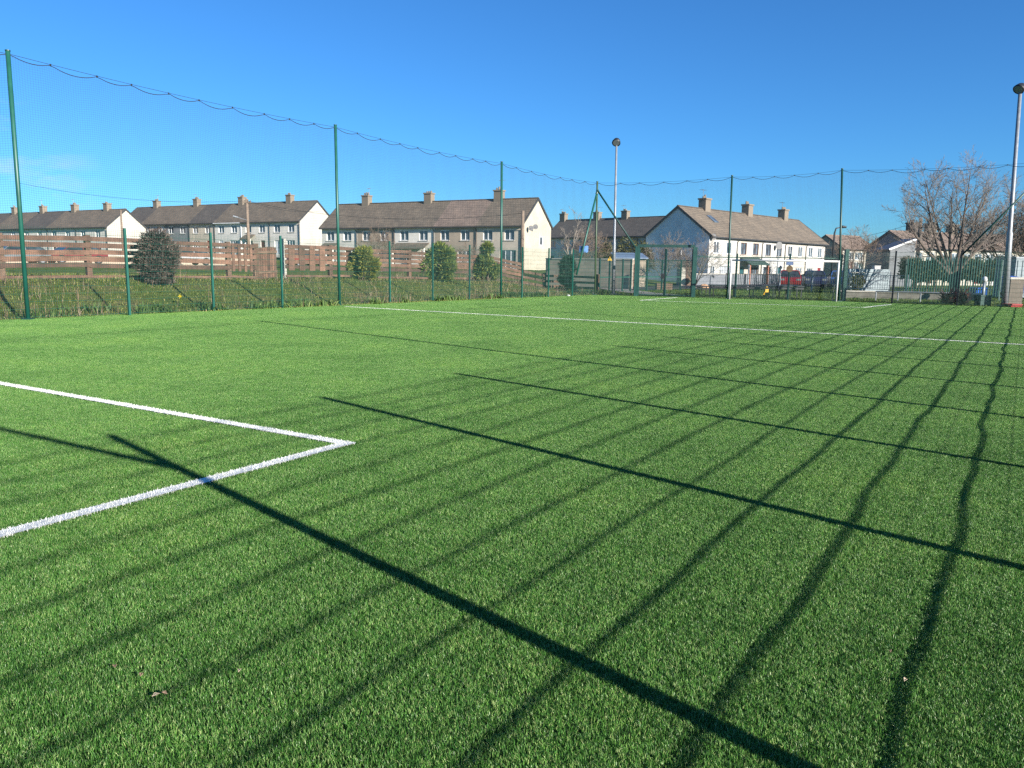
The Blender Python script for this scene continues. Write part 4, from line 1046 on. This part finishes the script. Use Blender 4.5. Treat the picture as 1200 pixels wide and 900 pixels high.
# garden wall behind the small fence
def block_wall(a, b, h, th, label, m, name='garden_wall', cop=True, cat='wall'):
    a = gv(a); b = gv(b); o = thing(name, label, cat, a); d = (b - a); d.z = 0; Ln = d.length; d.normalize(); c = (a + b) / 2
    k = MB(); zb = min(a.z, b.z) - 0.3; zt = max(a.z, b.z) + h; k.obox(c, d, Ln / 2, th / 2, zb, zt); k.build('wall', m, o, loc=a)
    if cop: k = MB(); k.obox(c, d, Ln / 2 + 0.03, th / 2 + 0.04, zt + 0.002, zt + 0.08); k.build('coping', m_conc, o, loc=a)
t = NT('pale_blockwork'); tc = t.n('ShaderNodeTexCoord'); sx = t.n('ShaderNodeSeparateXYZ'); t.l(tc.outputs['Object'], sx.inputs[0]); cb = t.n('ShaderNodeCombineXYZ'); t.l(sx.outputs[0], cb.inputs[0]); t.l(sx.outputs[2], cb.inputs[1])
br = t.n('ShaderNodeTexBrick', Scale=1.0, Mortar__Size=0.015); br.inputs['Brick Width'].default_value = 0.45; br.inputs['Row Height'].default_value = 0.225
br.inputs['Color1'].default_value = rgb(0.36, 0.31, 0.24); br.inputs['Color2'].default_value = rgb(0.26, 0.225, 0.175); br.inputs['Mortar'].default_value = rgb(0.25, 0.23, 0.2); t.l(cb.outputs[0], br.inputs['Vector']); t.l(br.outputs[0], t.b.inputs['Base Color']); t.b.inputs['Roughness'].default_value = 0.9
m_block = t.m
block_wall(atd(640, 330, 60), atd(741, 330, 56), 2.0, 0.2, 'pale concrete block garden wall behind the corner of the pitch', m_block)

# small path fence with posts and mesh
def pf(xs, Ds, h, label):
    pts = []
    for x, D in zip(xs, Ds):
        q = atd(x, 340, D); pts.append(Vector((q.x, q.y, 0)))
    fence_run('path_fence', label, pts, h, pm=m_dgreen, postw=0.085, rail=0.95, hs=0.3, vs=0.1)
pf([702, 713.5, 729, 738.5], [48, 49, 50.5, 51], 2.05, 'small green mesh fence beside the path behind the corner post')
pf([745, 757.5, 775, 797], [52, 53, 54, 55], 2.05, 'small green mesh fence seen through the double gate')
p = atd(713.5, 340, 48.9); p = Vector((p.x, p.y, 2.1))
b = MB(); b.prism([(-0.15, -0.12), (0.15, -0.12), (0, 0.14)], 'y', -0.01, 0.01); b.v = [(v[0] + p.x, v[1] + p.y, v[2] + p.z) for v in b.v]
wsn = tag(b.build('warning_sign', m_yel, None, loc=p), 'yellow triangular warning sign with a black mark on the small path fence', 'sign')
b = MB(); b.box(-0.018, 0.018, -0.016, -0.011, -0.04, 0.06); b.box(-0.018, 0.018, -0.016, -0.011, -0.10, -0.065); b.build('black_mark', m_dark, wsn)

def shed(x0, x1, ytop, ybase, D, label, wall, roof, dep=3.0):
    a = gv(atd(x0, ybase, D)); c = gv(atd(x1, ybase, D)); H = atd(x0, ytop, D).z - a.z; o = thing('shed', label, 'shed', a); L = c.x - a.x
    b = MB(); b.prism([(0, -0.4), (dep, -0.4), (dep, H), (0, H - 0.4)], 'x', 0, L); b.build('wall', wall, o)
    b = MB(); b.prism([(-0.25, H - 0.43), (dep + 0.1, H + 0.02), (dep + 0.1, H + 0.1), (-0.25, H - 0.35)], 'x', -0.15, L + 0.15); b.build('roof', roof, o)
    b = MB(); b.box(L * 0.4, L * 0.4 + 0.85, -0.04, -0.002, 0.0, 1.8); b.build('door', m_wood2, o)
shed(722, 756, 296.5, 330, 62, 'low shed with a blue grey roof behind the gate', W_brown, mat('blue_grey_sheet_roof', rgb(0.16, 0.22, 0.30), 0.5))
shed(798, 812, 306, 331, 69, 'small cream lean to beside the shaded gable', W_ivory, ROOF3, 2.0)
b = MB(); p = atd(684, 292, 57); p = Vector((p.x, p.y, p.z))
rr = random.Random(3)
b.v = []; n = 7
for i in range(n):
    for j in range(5): b.v.append((p.x + (i - 3) * 0.11, p.y + 0.10 * math.cos(i) - 0.05 * j, p.z - 0.22 + j * 0.11 + rr.uniform(-0.04, 0.04)))
for i in range(n - 1):
    for j in range(4): b.f.append((i * 5 + j, i * 5 + 5 + j, i * 5 + 6 + j, i * 5 + 1 + j))
o = b.build('tarpaulin', mat('faded_blue_sheet', rgb(0.10, 0.22, 0.48), 0.6), None, loc=p); tag(o, 'crumpled faded blue sheet hanging over the garden wall behind the corner post', 'tarpaulin')
sd = o.modifiers.new('thick', 'SOLIDIFY'); sd.thickness = 0.02

# planter, boulder, bench, sign
def planter():
    c = at(777.5, 340); o = thing('timber_planter', 'low timber planter on the lawn seen through the gate', 'planter', c)
    for k, z in enumerate((0.0, 0.17, 0.34)):
        b = MB(); 
        b.box(-0.55, 0.55, -0.4, -0.3, z, z + 0.15); b.box(-0.55, 0.55, 0.3, 0.4, z, z + 0.15); b.box(-0.55, -0.45, -0.298, 0.298, z, z + 0.15); b.box(0.45, 0.55, -0.298, 0.298, z, z + 0.15); b.build('sleeper', m_wood2, o)
    b = MB(); b.box(-0.44, 0.44, -0.29, 0.29, 0, 0.42); b.build('soil', mat('soil', rgb(0.06, 0.04, 0.03), 0.95, bump=0.5), o)
planter()
def boulder(x, y, r, label, m=m_rock, seed=1):
    c = at(x, y); rng = random.Random(seed); b = MB(); n, k = 12, 7
    for i in range(k):
        ph = math.pi * i / (k - 1)
        for j in range(n):
            t = 2 * math.pi * j / n; q = r * (1 + rng.uniform(-0.12, 0.12)); b.v.append((c.x + q * 1.25 * math.sin(ph) * math.cos(t), c.y + q * math.sin(ph) * math.sin(t), c.z + r * 0.6 + q * 0.75 * math.cos(ph)))
    for i in range(k - 1):
        for j in range(n): b.f.append((i * n + j, (i + 1) * n + j, (i + 1) * n + (j + 1) % n, i * n + (j + 1) % n))
    tag(b.build('boulder', m, None, loc=c, smooth=True), label, 'boulder')
boulder(825, 340, 0.32, 'pale orange boulder on the lawn left of the long bench', mat('orange_stone', rgb(0.5, 0.3, 0.17), 0.9, 0.3, 5))
boulder(666, 347.2, 0.075, 'small white stone at the foot of the left mesh fence', m_white, 2)
boulder(696, 345.4, 0.09, 'tiny pale stone at the foot of the olive corner post', m_rock, 3)
def bench(x0, x1, y, h, label, dep=0.8):
    a, c = at(x0, y), at(x1, y + (x1 - x0) * 0.012); o = thing('long_bench', label, 'bench', a); d = (c - a); L = d.length; d.normalize(); n = Vector((-d.y, d.x, 0))
    b = MB()
    for k in range(4): b.bar(a + n * (k * dep / 3.6) + Vector((0, 0, h)), c + n * (k * dep / 3.6) + Vector((0, 0, h)), dep / 4.3, 0.05)
    b.build('seat', m_dark, o, loc=a)
    b = MB(); b.bar(a + Vector((0, 0, h - 0.13)), c + Vector((0, 0, h - 0.13)), 0.04, 0.10); b.build('rail', m_dark, o, loc=a)
    k = max(2, int(L / 1.2))
    for i in range(k + 1):
        q = a + d * (0.1 + (L - 0.2) * i / k)
        for s in (0.05, dep * 0.8):
            b = MB(); b.bar(q + n * s + Vector((0, 0, -0.02)), q + n * s + Vector((0, 0, h - 0.03)), 0.05, 0.05); b.build('leg', m_dark, o, loc=a)
bench(834, 908, 348.0, 0.66, 'long dark bench on the lawn behind the goal mouth')
bench(812, 833, 345.5, 0.5, 'short dark bench beside the orange boulder')
bench(911, 941, 349.0, 0.66, 'dark bench behind the right half of the goal')
def aframe():
    c = at(898, 347.5); o = thing('floor_sign', 'yellow folding floor sign standing in front of the long bench', 'sign', c)
    for s in (-1, 1):
        b = MB(); b.hexa([(-0.16, s * 0.22 - 0.012, 0), (0.16, s * 0.22 - 0.012, 0), (0.16, s * 0.22 + 0.012, 0), (-0.16, s * 0.22 + 0.012, 0), (-0.08, s * 0.02 - 0.012, 0.52), (0.08, s * 0.02 - 0.012, 0.52), (0.08, s * 0.02 + 0.012, 0.52), (-0.08, s * 0.02 + 0.012, 0.52)]); b.build('panel', m_yel, o)
    b = MB(); b.box(-0.05, 0.05, -0.035, 0.035, 0.53, 0.58); b.build('hinge', m_yel, o)
aframe()

# railings
def railing(a, b, h, label, m, gap=0.12, z=None, r=0.012, pw=0.05, step=2.4):
    a = gv(a); b = gv(b)
    if z is not None: a.z = b.z = z
    o = thing('railing', label, 'railing', a); d = b - a; L = d.length; d.normalize(); n = max(1, round(L / step))
    for i in range(n + 1):
        k = MB(); q = a + d * (L * i / n); k.bar(q, q + Vector((0, 0, h + 0.05)), pw, pw, up=(d.x, d.y, 0)); k.build('post', m, o, loc=a)
    for i in range(n):
        k = MB(); q0, q1 = a + d * (L * i / n), a + d * (L * (i + 1) / n)
        for z_ in (0.12, h): k.bar(q0 + Vector((0, 0, z_)), q1 + Vector((0, 0, z_)), 0.035, 0.035)
        w = int((q1 - q0).length / gap)
        for j in range(1, w): q = q0.lerp(q1, j / w); k.tube([q + Vector((0, 0, 0.1)), q + Vector((0, 0, h))], r, 5, False)
        k.build('bar_panel', m, o, loc=a)
railing(atd(850, 338, 60), atd(1000, 340, 57), 1.2, 'dark vertical bar railing in front of the parked cars', m_dark, 0.13, r=0.022)
railing(atd(992, 344, 50), atd(1062, 346, 47.5), 1.0, 'silver vertical bar railing below the grey boarded fence', m_galv, 0.14, z=0.32, r=0.014)
def bollard_lamp(x, y0, y1, D, label, disc=False):
    p = gv(atd(x, y1, D)); H = atd(x, y0, D).z - p.z; o = thing('post_light', label, 'post', p, 0, 'pale slim posts by the railing')
    b = MB(); b.tube([(0, 0, -0.1), (0, 0, H - 0.2)], 0.06, 8); b.build('pole', m_galv, o)
    b = MB(); b.tube([(0, 0, H - 0.25), (0, 0, H - 0.12), (0, 0, H)], [0.09, 0.12, 0.03], 8); b.build('head', m_galv, o)
bollard_lamp(876, 310, 338, 58, 'pale slim post leftmost of the three in front of the dark railing')
bollard_lamp(913, 311, 342, 57, 'pale slim post in the middle of the three in front of the dark railing')
bollard_lamp(951, 317, 340, 57, 'pale slim post rightmost of the three in front of the dark railing')
def round_sign(x, y0, y1, D, label):
    p = gv(atd(x, y1, D)); H = atd(x, y0, D).z - p.z; o = thing('round_road_sign', label, 'road sign', p)
    b = MB(); b.tube([(0, 0, -0.1), (0, 0, H)], 0.045, 8); b.build('pole', m_galv, o)
    b = MB(); b.disc((0, -0.07, H - 0.05), 0.3, 0.03, (0.3, -1, 0), 20); b.build('disc', mat('grey_sign_back', rgb(0.12, 0.12, 0.12), 0.5, metal=0.3), o)
round_sign(909.5, 287, 338, 63, 'grey backed round road sign on a tall thin pole in front of the white house')

# grey boarded fence and low wall on the right
def boarded():
    a, c = gv(atd(988, 335, 54)), gv(atd(1041, 335, 55.5)); o = thing('panel_fence', 'grey blue horizontal boarded fence right of the goal', 'fence', a); d = (c - a).normalized(); L = (c - a).length
    top = atd(1000, 314.5, 55).z
    n = 6
    b = MB()
    for k in range(n):
        z0 = 0.15 + (top - 0.15) * k / n; b.obox((a + c) / 2, d, L / 2, 0.03, z0, z0 + (top - 0.15) / n - 0.035)
    b.build('board_panel', m_steelblue, o, loc=a)
    for i in range(3):
        q = a + d * L * i / 2; b = MB(); b.obox(q + Vector((0, 0.1, 0)), d, 0.05, 0.05, -0.1, top - 0.03); b.build('post', m_steelblue, o, loc=a)
boarded()
def box_unit(x, y, D, w, h, d_, label, m, name='storage_box', cat='box', z=None):
    p = atd(x, y, D) if z is None else Vector((atd(x, y, D).x, D, z)); o = thing(name, label, cat, p)
    b = MB(); b.hexa([(-w / 2, -d_ / 2, 0), (w / 2, -d_ / 2, 0), (w / 2, d_ / 2, 0), (-w / 2, d_ / 2, 0), (-w * 0.52, -d_ * 0.52, h), (w * 0.52, -d_ * 0.52, h), (w * 0.52, d_ * 0.52, h), (-w * 0.52, d_ * 0.52, h)]); b.build('body', m, o)
    b = MB(); b.box(-w * 0.55, w * 0.55, -d_ * 0.56, d_ * 0.55, h + 0.002, h + 0.06); b.build('lid', m, o)
    return o
box_unit(1027, 315.5, 62, 0.45, 0.3, 0.4, 'small white box on top of the wall behind the grey boarded fence', m_white, z=1.62)
block_wall(atd(1018, 335, 62), atd(1042, 335, 62.5), 1.52, 0.25, 'dark garden wall under the small white box', mat('dark_wall', rgb(0.10, 0.11, 0.13), 0.9), cop=False)
lwA, lwB = at(985, 349.0), Vector((atd(1150, 340, 43.2).x, 43.2, 0))
block_wall(lwA, lwB, 0.36, 0.3, 'low concrete wall along the far right edge of the pitch', mat('weathered_concrete', rgb(0.17, 0.16, 0.135), 0.9, 0.45, 1.5, bump=0.3))
def pipe_rail():
    a, c = at(1032, 353) + Vector((0, 0.6, 0)), at(1140, 356.5) + Vector((0, 0.5, 0)); o = thing('pipe_rail', 'low grey pipe rail in front of the low concrete wall', 'rail', a)
    b = MB(); b.tube([a + Vector((0, 0, 0.5)), c + Vector((0, 0, 0.5))], 0.04, 8); b.build('rail', m_galv, o, loc=a)
    for i in range(5): q = a.lerp(c, i / 4); b = MB(); b.tube([q, q + Vector((0, 0, 0.5))], 0.035, 8); b.build('leg', m_galv, o, loc=a)
pipe_rail()

def palisade(x0, x1, D0, D1, ytop, label):
    a, c = atd(x0, 340, D0), atd(x1, 340, D1); a.z = c.z = 0.05; d = (c - a); L = d.length; d.normalize(); top = atd(x0, ytop, D0).z
    o = thing('palisade_fence', label, 'fence', a); h = top; n = Vector((-d.y, d.x, 0))
    for z in (0.55, h - 0.4):
        b = MB(); b.bar(a + Vector((0, 0, z)), c + Vector((0, 0, z)), 0.04, 0.05); b.build('rail', m_dgreen, o, loc=a)
    np_ = int(L / 2.7)
    for i in range(np_ + 1): b = MB(); q = a + d * (L * i / np_) + n * 0.06; b.bar(q + Vector((0, 0, -0.05)), q + Vector((0, 0, h - 0.1)), 0.07, 0.07); b.build('post', m_dgreen, o, loc=a)
    k = int(L / 0.135); per = math.ceil(k / 40)
    for blk in range(0, k, 18):
        b = MB()
        for i in range(blk, min(k, blk + 18)):
            q = a + d * (0.05 + i * 0.135) - n * 0.045
            pr = [(-0.032, 0.0), (-0.016, -0.018), (0.016, -0.018), (0.032, 0.0)]
            vs = [q + d * x_ + n * y_ + Vector((0, 0, z_)) for z_ in (0.18, h - 0.08) for x_, y_ in pr] + [q + d * 0 + n * -0.012 + Vector((0, 0, h + 0.06))]
            b.add(vs, [(0, 1, 5, 4), (1, 2, 6, 5), (2, 3, 7, 6), (4, 5, 8), (5, 6, 8), (6, 7, 8)])
        b.build('pales', m_pal, o, loc=a)
palisade(1060, 1172, 45.2, 44.2, 302.5, 'tall green palisade fence in front of the big bare tree')
def hedge():
    a = Vector((atd(1056, 330, 58).x, 58, 0)); c = Vector((atd(1182, 330, 56).x, 56, 0)); o = thing('hedge', 'dark overgrown hedge behind the green palisade fence', 'hedge', a); n = 16000
    s_ = RNG.uniform(0, 1, n); z = RNG.uniform(0, 1, n); H = 2.35 + 0.25 * np.sin(s_ * 23) + 0.15 * np.sin(s_ * 57)
    p = np.stack([(c.x - a.x) * s_, (c.y - a.y) * s_ + RNG.normal(0, 0.35, n), (0.42 + 0.58 * z) * H], -1)
    d = RNG.normal(0, 1, (n, 3)); d /= np.linalg.norm(d, axis=1)[:, None]; q = np.cross(d, RNG.normal(0, 1, (n, 3))); q /= np.linalg.norm(q, axis=1)[:, None]; L = RNG.uniform(0.1, 0.24, n)[:, None]
    V = np.stack([p - q * L * 0.35, p + q * L * 0.35, p + d * L], 1).reshape(-1, 3); i = np.arange(n) * 3
    h = mesh_obj('foliage', V, np.stack([i, i + 1, i + 2], -1).tolist(), m_olive); h.parent = o
    b = MB()
    for k in range(14): x = (c.x - a.x) * (k + 0.5) / 14; y = (c.y - a.y) * (k + 0.5) / 14; b = MB(); b.tube([(x, y, -0.1), (x + 0.1, y, 1.6)], [0.05, 0.02], 5); b.build('stem', m_bark, o)
hedge()
# bins and clutter
def wheelie(x, D, z, label, m=m_blue, rz=0.2):
    p = Vector((atd(x, 340, D).x, D, z)); o = thing('wheelie_bin', label, 'bin', p, rz, 'wheelie bins behind the low wall'); w, d_, h = 0.27, 0.33, 0.95
    if z < 0.1: o.scale = (0.75, 0.75, 0.62)
    b = MB(); b.hexa([(-w * .8, -d_ * .7, 0.06), (w * .8, -d_ * .7, 0.06), (w * .8, d_ * .8, 0.06), (-w * .8, d_ * .8, 0.06), (-w, -d_, h), (w, -d_, h), (w, d_, h), (-w, d_, h)]); b.build('body', m, o)
    b = MB(); b.hexa([(-w * 1.08, -d_ * 1.12, h + .003), (w * 1.08, -d_ * 1.12, h + .003), (w * 1.08, d_ * 1.1, h + .003), (-w * 1.08, d_ * 1.1, h + .003), (-w, -d_, h + .05), (w, -d_, h + .05), (w, d_, h + .12), (-w, d_, h + .12)]); b.build('lid', m, o)
    for s in (-1, 1): b = MB(); b.tube([(s * w * 0.85, d_ * .8, 0.11), (s * w * 1.05, d_ * .8, 0.11)], 0.11, 12); b.build('wheel', m_rub, o)
wheelie(1142, 45.6, 0.05, 'blue wheelie bin behind the palisade beside the red strap leaved plant', rz=0.5)
wheelie(1152, 45.8, 0.05, 'blue wheelie bin behind the palisade next to the pale post', rz=-0.3)
wheelie(1184, 42, 0.35, 'blue wheelie bin just right of the right floodlight pole')
wheelie(1191, 42.3, 0.30, 'darker blue wheelie bin beside the brown block pillar', mat('navy_plastic', rgb(0.015, 0.04, 0.16), 0.4))
def pale_post():
    p = at(1164.5, 355) + Vector((0, 1.0, 0)); o = thing('bollard', 'white bollard with a rounded top left of the right floodlight', 'bollard', p)
    H = atd(1165, 324, p.y).z
    b = MB(); b.tube([(0, 0, 0), (0, 0, H * 0.8)], 0.07, 12); b.build('post', m_galv, o, smooth=True)
    b = MB(); b.tube([(0, 0, H * 0.78), (0, 0, H * 0.86), (0, 0, H * 0.96), (0, 0, H)], [0.10, 0.14, 0.11, 0.03], 12); b.build('cap', m_white, o, smooth=True)
pale_post()
box_unit(1151, 359, at(1151, 358.8).y + 0.6, 0.5, 0.45, 0.5, 'dark green lidded box beside the right floodlight pole', m_dgreen, z=0.0)
box_unit(1185.5, 361, at(1185, 360.6).y + 0.6, 0.6, 0.10, 0.5, 'flat red tray lying at the foot of the right floodlight pole', m_red, 'plastic_tray', 'tray', z=0.0)
def pillar():
    p = at(1200, 359.5) + Vector((0.1, 1.2, 0)); o = thing('gate_pillar', 'brown block pillar at the right edge of the photo', 'pillar', p); H = atd(1196, 325, p.y).z
    b = MB(); b.box(-0.25, 0.4, -0.25, 0.25, 0, H - 0.1); b.build('shaft', mat('brown_block', rgb(0.15, 0.125, 0.10), 0.9, 0.3, 3), o); b = MB(); b.box(-0.3, 0.45, -0.3, 0.3, H - 0.098, H); b.build('cap', m_conc, o)
pillar()
def cabinet():
    p = Vector((atd(1200, 330, 47).x, 47, 0)); o = thing('container', 'blue grey metal container at the right edge above the brown pillar', 'container', p); z1 = atd(1195, 303, 47).z
    b = MB(); b.box(-0.6, 3.0, 0, 2, 0.1, z1); b.build('body', m_steelblue, o); b = MB(); b.box(-0.65, 3.05, -0.05, 2.05, z1 + .002, z1 + 0.1); b.build('roof', m_galv, o)
    b = MB()
    for i in range(12): b.box(-0.5 + i * 0.3, -0.42 + i * 0.3, -0.03, -0.002, 0.2, z1 - 0.1)
    b.build('ribs', m_steelblue, o)
cabinet()

# parked cars
def car(loc, rz, col, label, sc=1.0):
    o = thing('parked_car', label, 'car', loc, rz, 'cars parked along the streets'); paint = mat('car_paint', col, 0.25, 0.05, 2, spec=0.6)
    W = 0.86
    lo = [(-2.0, 0.35), (-2.05, 0.62), (-1.98, 0.88), (-1.05, 0.95), (1.0, 0.98), (1.9, 0.92), (2.0, 0.6), (1.95, 0.35)]
    b = MB(); n = len(lo)
    for y, ins in ((-W, 0.06), (-W * 0.97, 0.0), (W * 0.97, 0.0), (W, 0.06)):
        b.v += [(x * (1 - ins * 0.3), y, z - (ins * 0.6 if z > 0.8 else 0)) for x, z in lo]
    for k in range(3):
        for i in range(n): b.f.append((k * n + i, k * n + (i + 1) % n, (k + 1) * n + (i + 1) % n, (k + 1) * n + i))
    b.f += [tuple(range(n - 1, -1, -1)), tuple(range(3 * n, 4 * n))]
    body = b.build('body', paint, o, bevel=0.04)
    cb = [(-1.15, 0.93), (-0.45, 1.42), (0.9, 1.45), (1.7, 0.95)]; b = MB()
    for y, s in ((-W * 0.95, 0), (-W * 0.76, 1), (W * 0.76, 1), (W * 0.95, 0)): pass
    A = [(-1.15, W * 0.94, 0.93), (1.72, W * 0.94, 0.93), (0.95, W * 0.74, 1.42), (-0.42, W * 0.74, 1.42)]
    B = [(x, -y, z) for x, y, z in A]
    b.hexa([B[0], B[1], A[1], A[0], B[3], B[2], A[2], A[3]]); b.build('windows', m_cglass, o, bevel=0.03)
    b = MB(); b.hexa([(-0.47, -W * 0.745, 1.415), (1.0, -W * 0.745, 1.415), (1.0, W * 0.745, 1.415), (-0.47, W * 0.745, 1.415), (-0.35, -W * 0.66, 1.475), (0.88, -W * 0.66, 1.475), (0.88, W * 0.66, 1.475), (-0.35, W * 0.66, 1.475)])
    for y in (-1, 1):
        for x0, x1 in ((0.28, 0.25), (-1.12, -0.42), (1.68, 0.93)): b.bar((x0, y * W * 0.955, 0.93), (x1, y * W * 0.755, 1.42), 0.07, 0.03)
    b.build('roof', paint, o)
    for x in (-1.27, 1.28):
        for y in (-1, 1):
            t_ = MB(); t_.tube([(x, y * (W - 0.18), 0.31), (x, y * (W + 0.012), 0.31)], 0.31, 18); w_ = t_.build('wheel', m_rub, o)
            r_ = MB(); r_.tube([(x, y * (W + 0.013), 0.31), (x, y * (W + 0.03), 0.31)], [0.2, 0.17], 14); r_.build('rim', m_galv, w_)
    for y in (-1, 1):
        h_ = MB(); h_.box(-2.055, -1.96, y * 0.62 - 0.16, y * 0.62 + 0.16, 0.66, 0.8); h_.build('headlight', m_lens, o)
        h_ = MB(); h_.box(1.93, 2.0, y * 0.68 - 0.1, y * 0.68 + 0.1, 0.68, 0.86); h_.build('tail_light', m_red, o)
    return o
rzH = math.atan2(Hd.y, Hd.x)
def car_at(x, D, rz, col, label):
    p = atd(x, 330, D); z = float(gz(p.x, p.y)) + 0.06; car(Vector((p.x, p.y, z)), rz + rad(26), col, label)
car_at(925, 64, rzH, rgb(0.24, 0.015, 0.018), 'red car parked behind the dark railing right of the blue sign')
car_at(954, 66, rzH, rgb(0.03, 0.04, 0.09), 'navy car parked behind the railing between the red and blue cars')
car_at(984, 66, rzH, rgb(0.04, 0.12, 0.36), 'blue car parked behind the right upright of the goal')
rzL = math.atan2(ldir.y, ldir.x)
def car_left(x, col, label):
    P = L1 + ln * 37; q = on_plane(x, 305, P, math.atan2(ldir.x, ldir.y)); car(Vector((q.x, q.y, float(gz(q.x, q.y)) + 0.05)), rzL, col, label)
car_left(88, rgb(0.16, 0.03, 0.03), 'red car glimpsed through the fence boards at the far left')
car_left(218, rgb(0.34, 0.34, 0.34), 'pale car glimpsed through the boards right of the dark shrub')
car_left(357, rgb(0.20, 0.04, 0.03), 'red car glimpsed through the fence boards near the second tall post')
car_left(20, rgb(0.16, 0.17, 0.18), 'grey car glimpsed through the boards at the left edge')

# front garden walls for the streets
block_wall(Vector((rc.x, rc.y, 0)) + Hn * 4.2 + Hd * 2, Vector((rc.x, rc.y, 0)) + Hn * 4.2 + Hd * 34, 1.0, 0.2, 'low dark front garden wall of the terrace behind the goal', mat('grey_garden_wall', rgb(0.16, 0.17, 0.19), 0.9))
block_wall(L1 + ln * 42 - ldir * 30, L1 + ln * 42 + ldir * 36, 0.8, 0.2, 'low pale front wall seen between the boards of the wooden fence', W_brown)

def leaf(x, y, k):
    p = at(x, y); p.z = 0.034; rng = random.Random(k); a = rng.uniform(0, 6.28); L = rng.uniform(0.007, 0.015); d = Vector((math.cos(a), math.sin(a), 0)); n = Vector((-d.y, d.x, 0))
    b = MB(); V = [d * -L, n * L * 0.5 + Vector((0, 0, 0.006)), d * L, n * -L * 0.5 + Vector((0, 0, 0.008)), Vector((0, 0, -0.002))]
    b.add(V, [(0, 4, 1), (1, 4, 2), (2, 4, 3), (3, 4, 0)]); o = b.build('fallen_leaf', m_rock if k % 2 else m_leafd); o.location = p
    tag(o, 'small dry leaf lying on the turf in the foreground', 'leaf', 'dry leaves on the turf'); sd = o.modifiers.new('thick', 'SOLIDIFY'); sd.thickness = 0.002
m_leafd = mat('dry_leaf', rgb(0.30, 0.20, 0.13), 0.7, 0.3, 30)
for k, (x, y) in enumerate([(135, 790), (183, 824), (193, 822), (281, 795), (1042, 772), (1060, 806), (166, 800)]): leaf(x, y, k)

# ------------------------------------------------------------------ light
w = bpy.data.worlds.new('World'); SC.world = w; w.use_nodes = True
nt = w.node_tree; bg = nt.nodes['Background']
sky = nt.nodes.new('ShaderNodeTexSky'); sky.sky_type = 'NISHITA'; sky.sun_disc = False; sky.sun_elevation = rad(SUN_EL); sky.sun_rotation = rad(SUN_AZ)
sky.air_density = 1.0; sky.dust_density = 0.0; sky.ozone_density = 3.0; sky.altitude = 50
hs = nt.nodes.new('ShaderNodeHueSaturation'); hs.inputs['Saturation'].default_value = 1.0
nt.links.new(sky.outputs[0], hs.inputs['Color'])
# a few small clouds low on the left
tc = nt.nodes.new('ShaderNodeTexCoord'); mp = nt.nodes.new('ShaderNodeMapping'); mp.inputs['Scale'].default_value = (1, 1, 3.2); nt.links.new(tc.outputs['Generated'], mp.inputs[0])
nz = nt.nodes.new('ShaderNodeTexNoise'); nz.inputs['Scale'].default_value = 7; nz.inputs['Detail'].default_value = 7; nz.inputs['Roughness'].default_value = 0.6; nt.links.new(mp.outputs[0], nz.inputs['Vector'])
cr_ = nt.nodes.new('ShaderNodeValToRGB'); cr_.color_ramp.elements[0].position = 0.50; cr_.color_ramp.elements[1].position = 0.72; nt.links.new(nz.outputs[0], cr_.inputs[0])
dv = nt.nodes.new('ShaderNodeVectorMath'); dv.operation = 'DOT_PRODUCT'; cd = Vector(ray(-20, 232)).normalized(); dv.inputs[1].default_value = cd; nt.links.new(tc.outputs['Generated'], dv.inputs[0])
mr = nt.nodes.new('ShaderNodeMapRange'); mr.inputs[1].default_value = math.cos(rad(7)); mr.inputs[2].default_value = math.cos(rad(2)); mr.inputs[3].default_value = 0; mr.inputs[4].default_value = 0.6; nt.links.new(dv.outputs['Value'], mr.inputs[0])
ml = nt.nodes.new('ShaderNodeMath'); ml.operation = 'MULTIPLY'; nt.links.new(cr_.outputs[0], ml.inputs[0]); nt.links.new(mr.outputs[0], ml.inputs[1])
mx = nt.nodes.new('ShaderNodeMix'); mx.data_type = 'RGBA'; nt.links.new(ml.outputs[0], mx.inputs[0]); tn = nt.nodes.new('ShaderNodeMix'); tn.data_type = 'RGBA'; tn.blend_type = 'MULTIPLY'; tn.inputs[0].default_value = 1; tn.inputs[7].default_value = (0.33, 0.785, 1.26, 1); nt.links.new(hs.outputs[0], tn.inputs[6]); nt.links.new(tn.outputs[2], mx.inputs[6]); mx.inputs[7].default_value = (7.0, 6.6, 6.5, 1)
nt.links.new(mx.outputs[2], bg.inputs[0]); bg.inputs[1].default_value = 0.0535
sl = bpy.data.lights.new('sun', 'SUN'); sl.energy = 4.9; sl.angle = rad(0.6); sl.color = (1.0, 0.94, 0.85)
so = bpy.data.objects.new('sun', sl); COL.objects.link(so)
sv = Vector((math.sin(rad(SUN_AZ)) * math.cos(rad(SUN_EL)), math.cos(rad(SUN_AZ)) * math.cos(rad(SUN_EL)), math.sin(rad(SUN_EL))))
so.rotation_euler = sv.to_track_quat('Z', 'Y').to_euler(); so.location = (30, -30, 40)
SC.view_settings.view_transform = 'Standard'; SC.view_settings.look = 'None'; SC.view_settings.gamma = 1; SC.view_settings.exposure = 1.3
SC.cycles.use_denoising = False; SC.cycles.max_bounces = 6; SC.cycles.diffuse_bounces = 3; SC.cycles.glossy_bounces = 3; SC.cycles.transmission_bounces = 3
SC.cycles.use_adaptive_sampling = False
SC.cycles.sample_clamp_indirect = 6
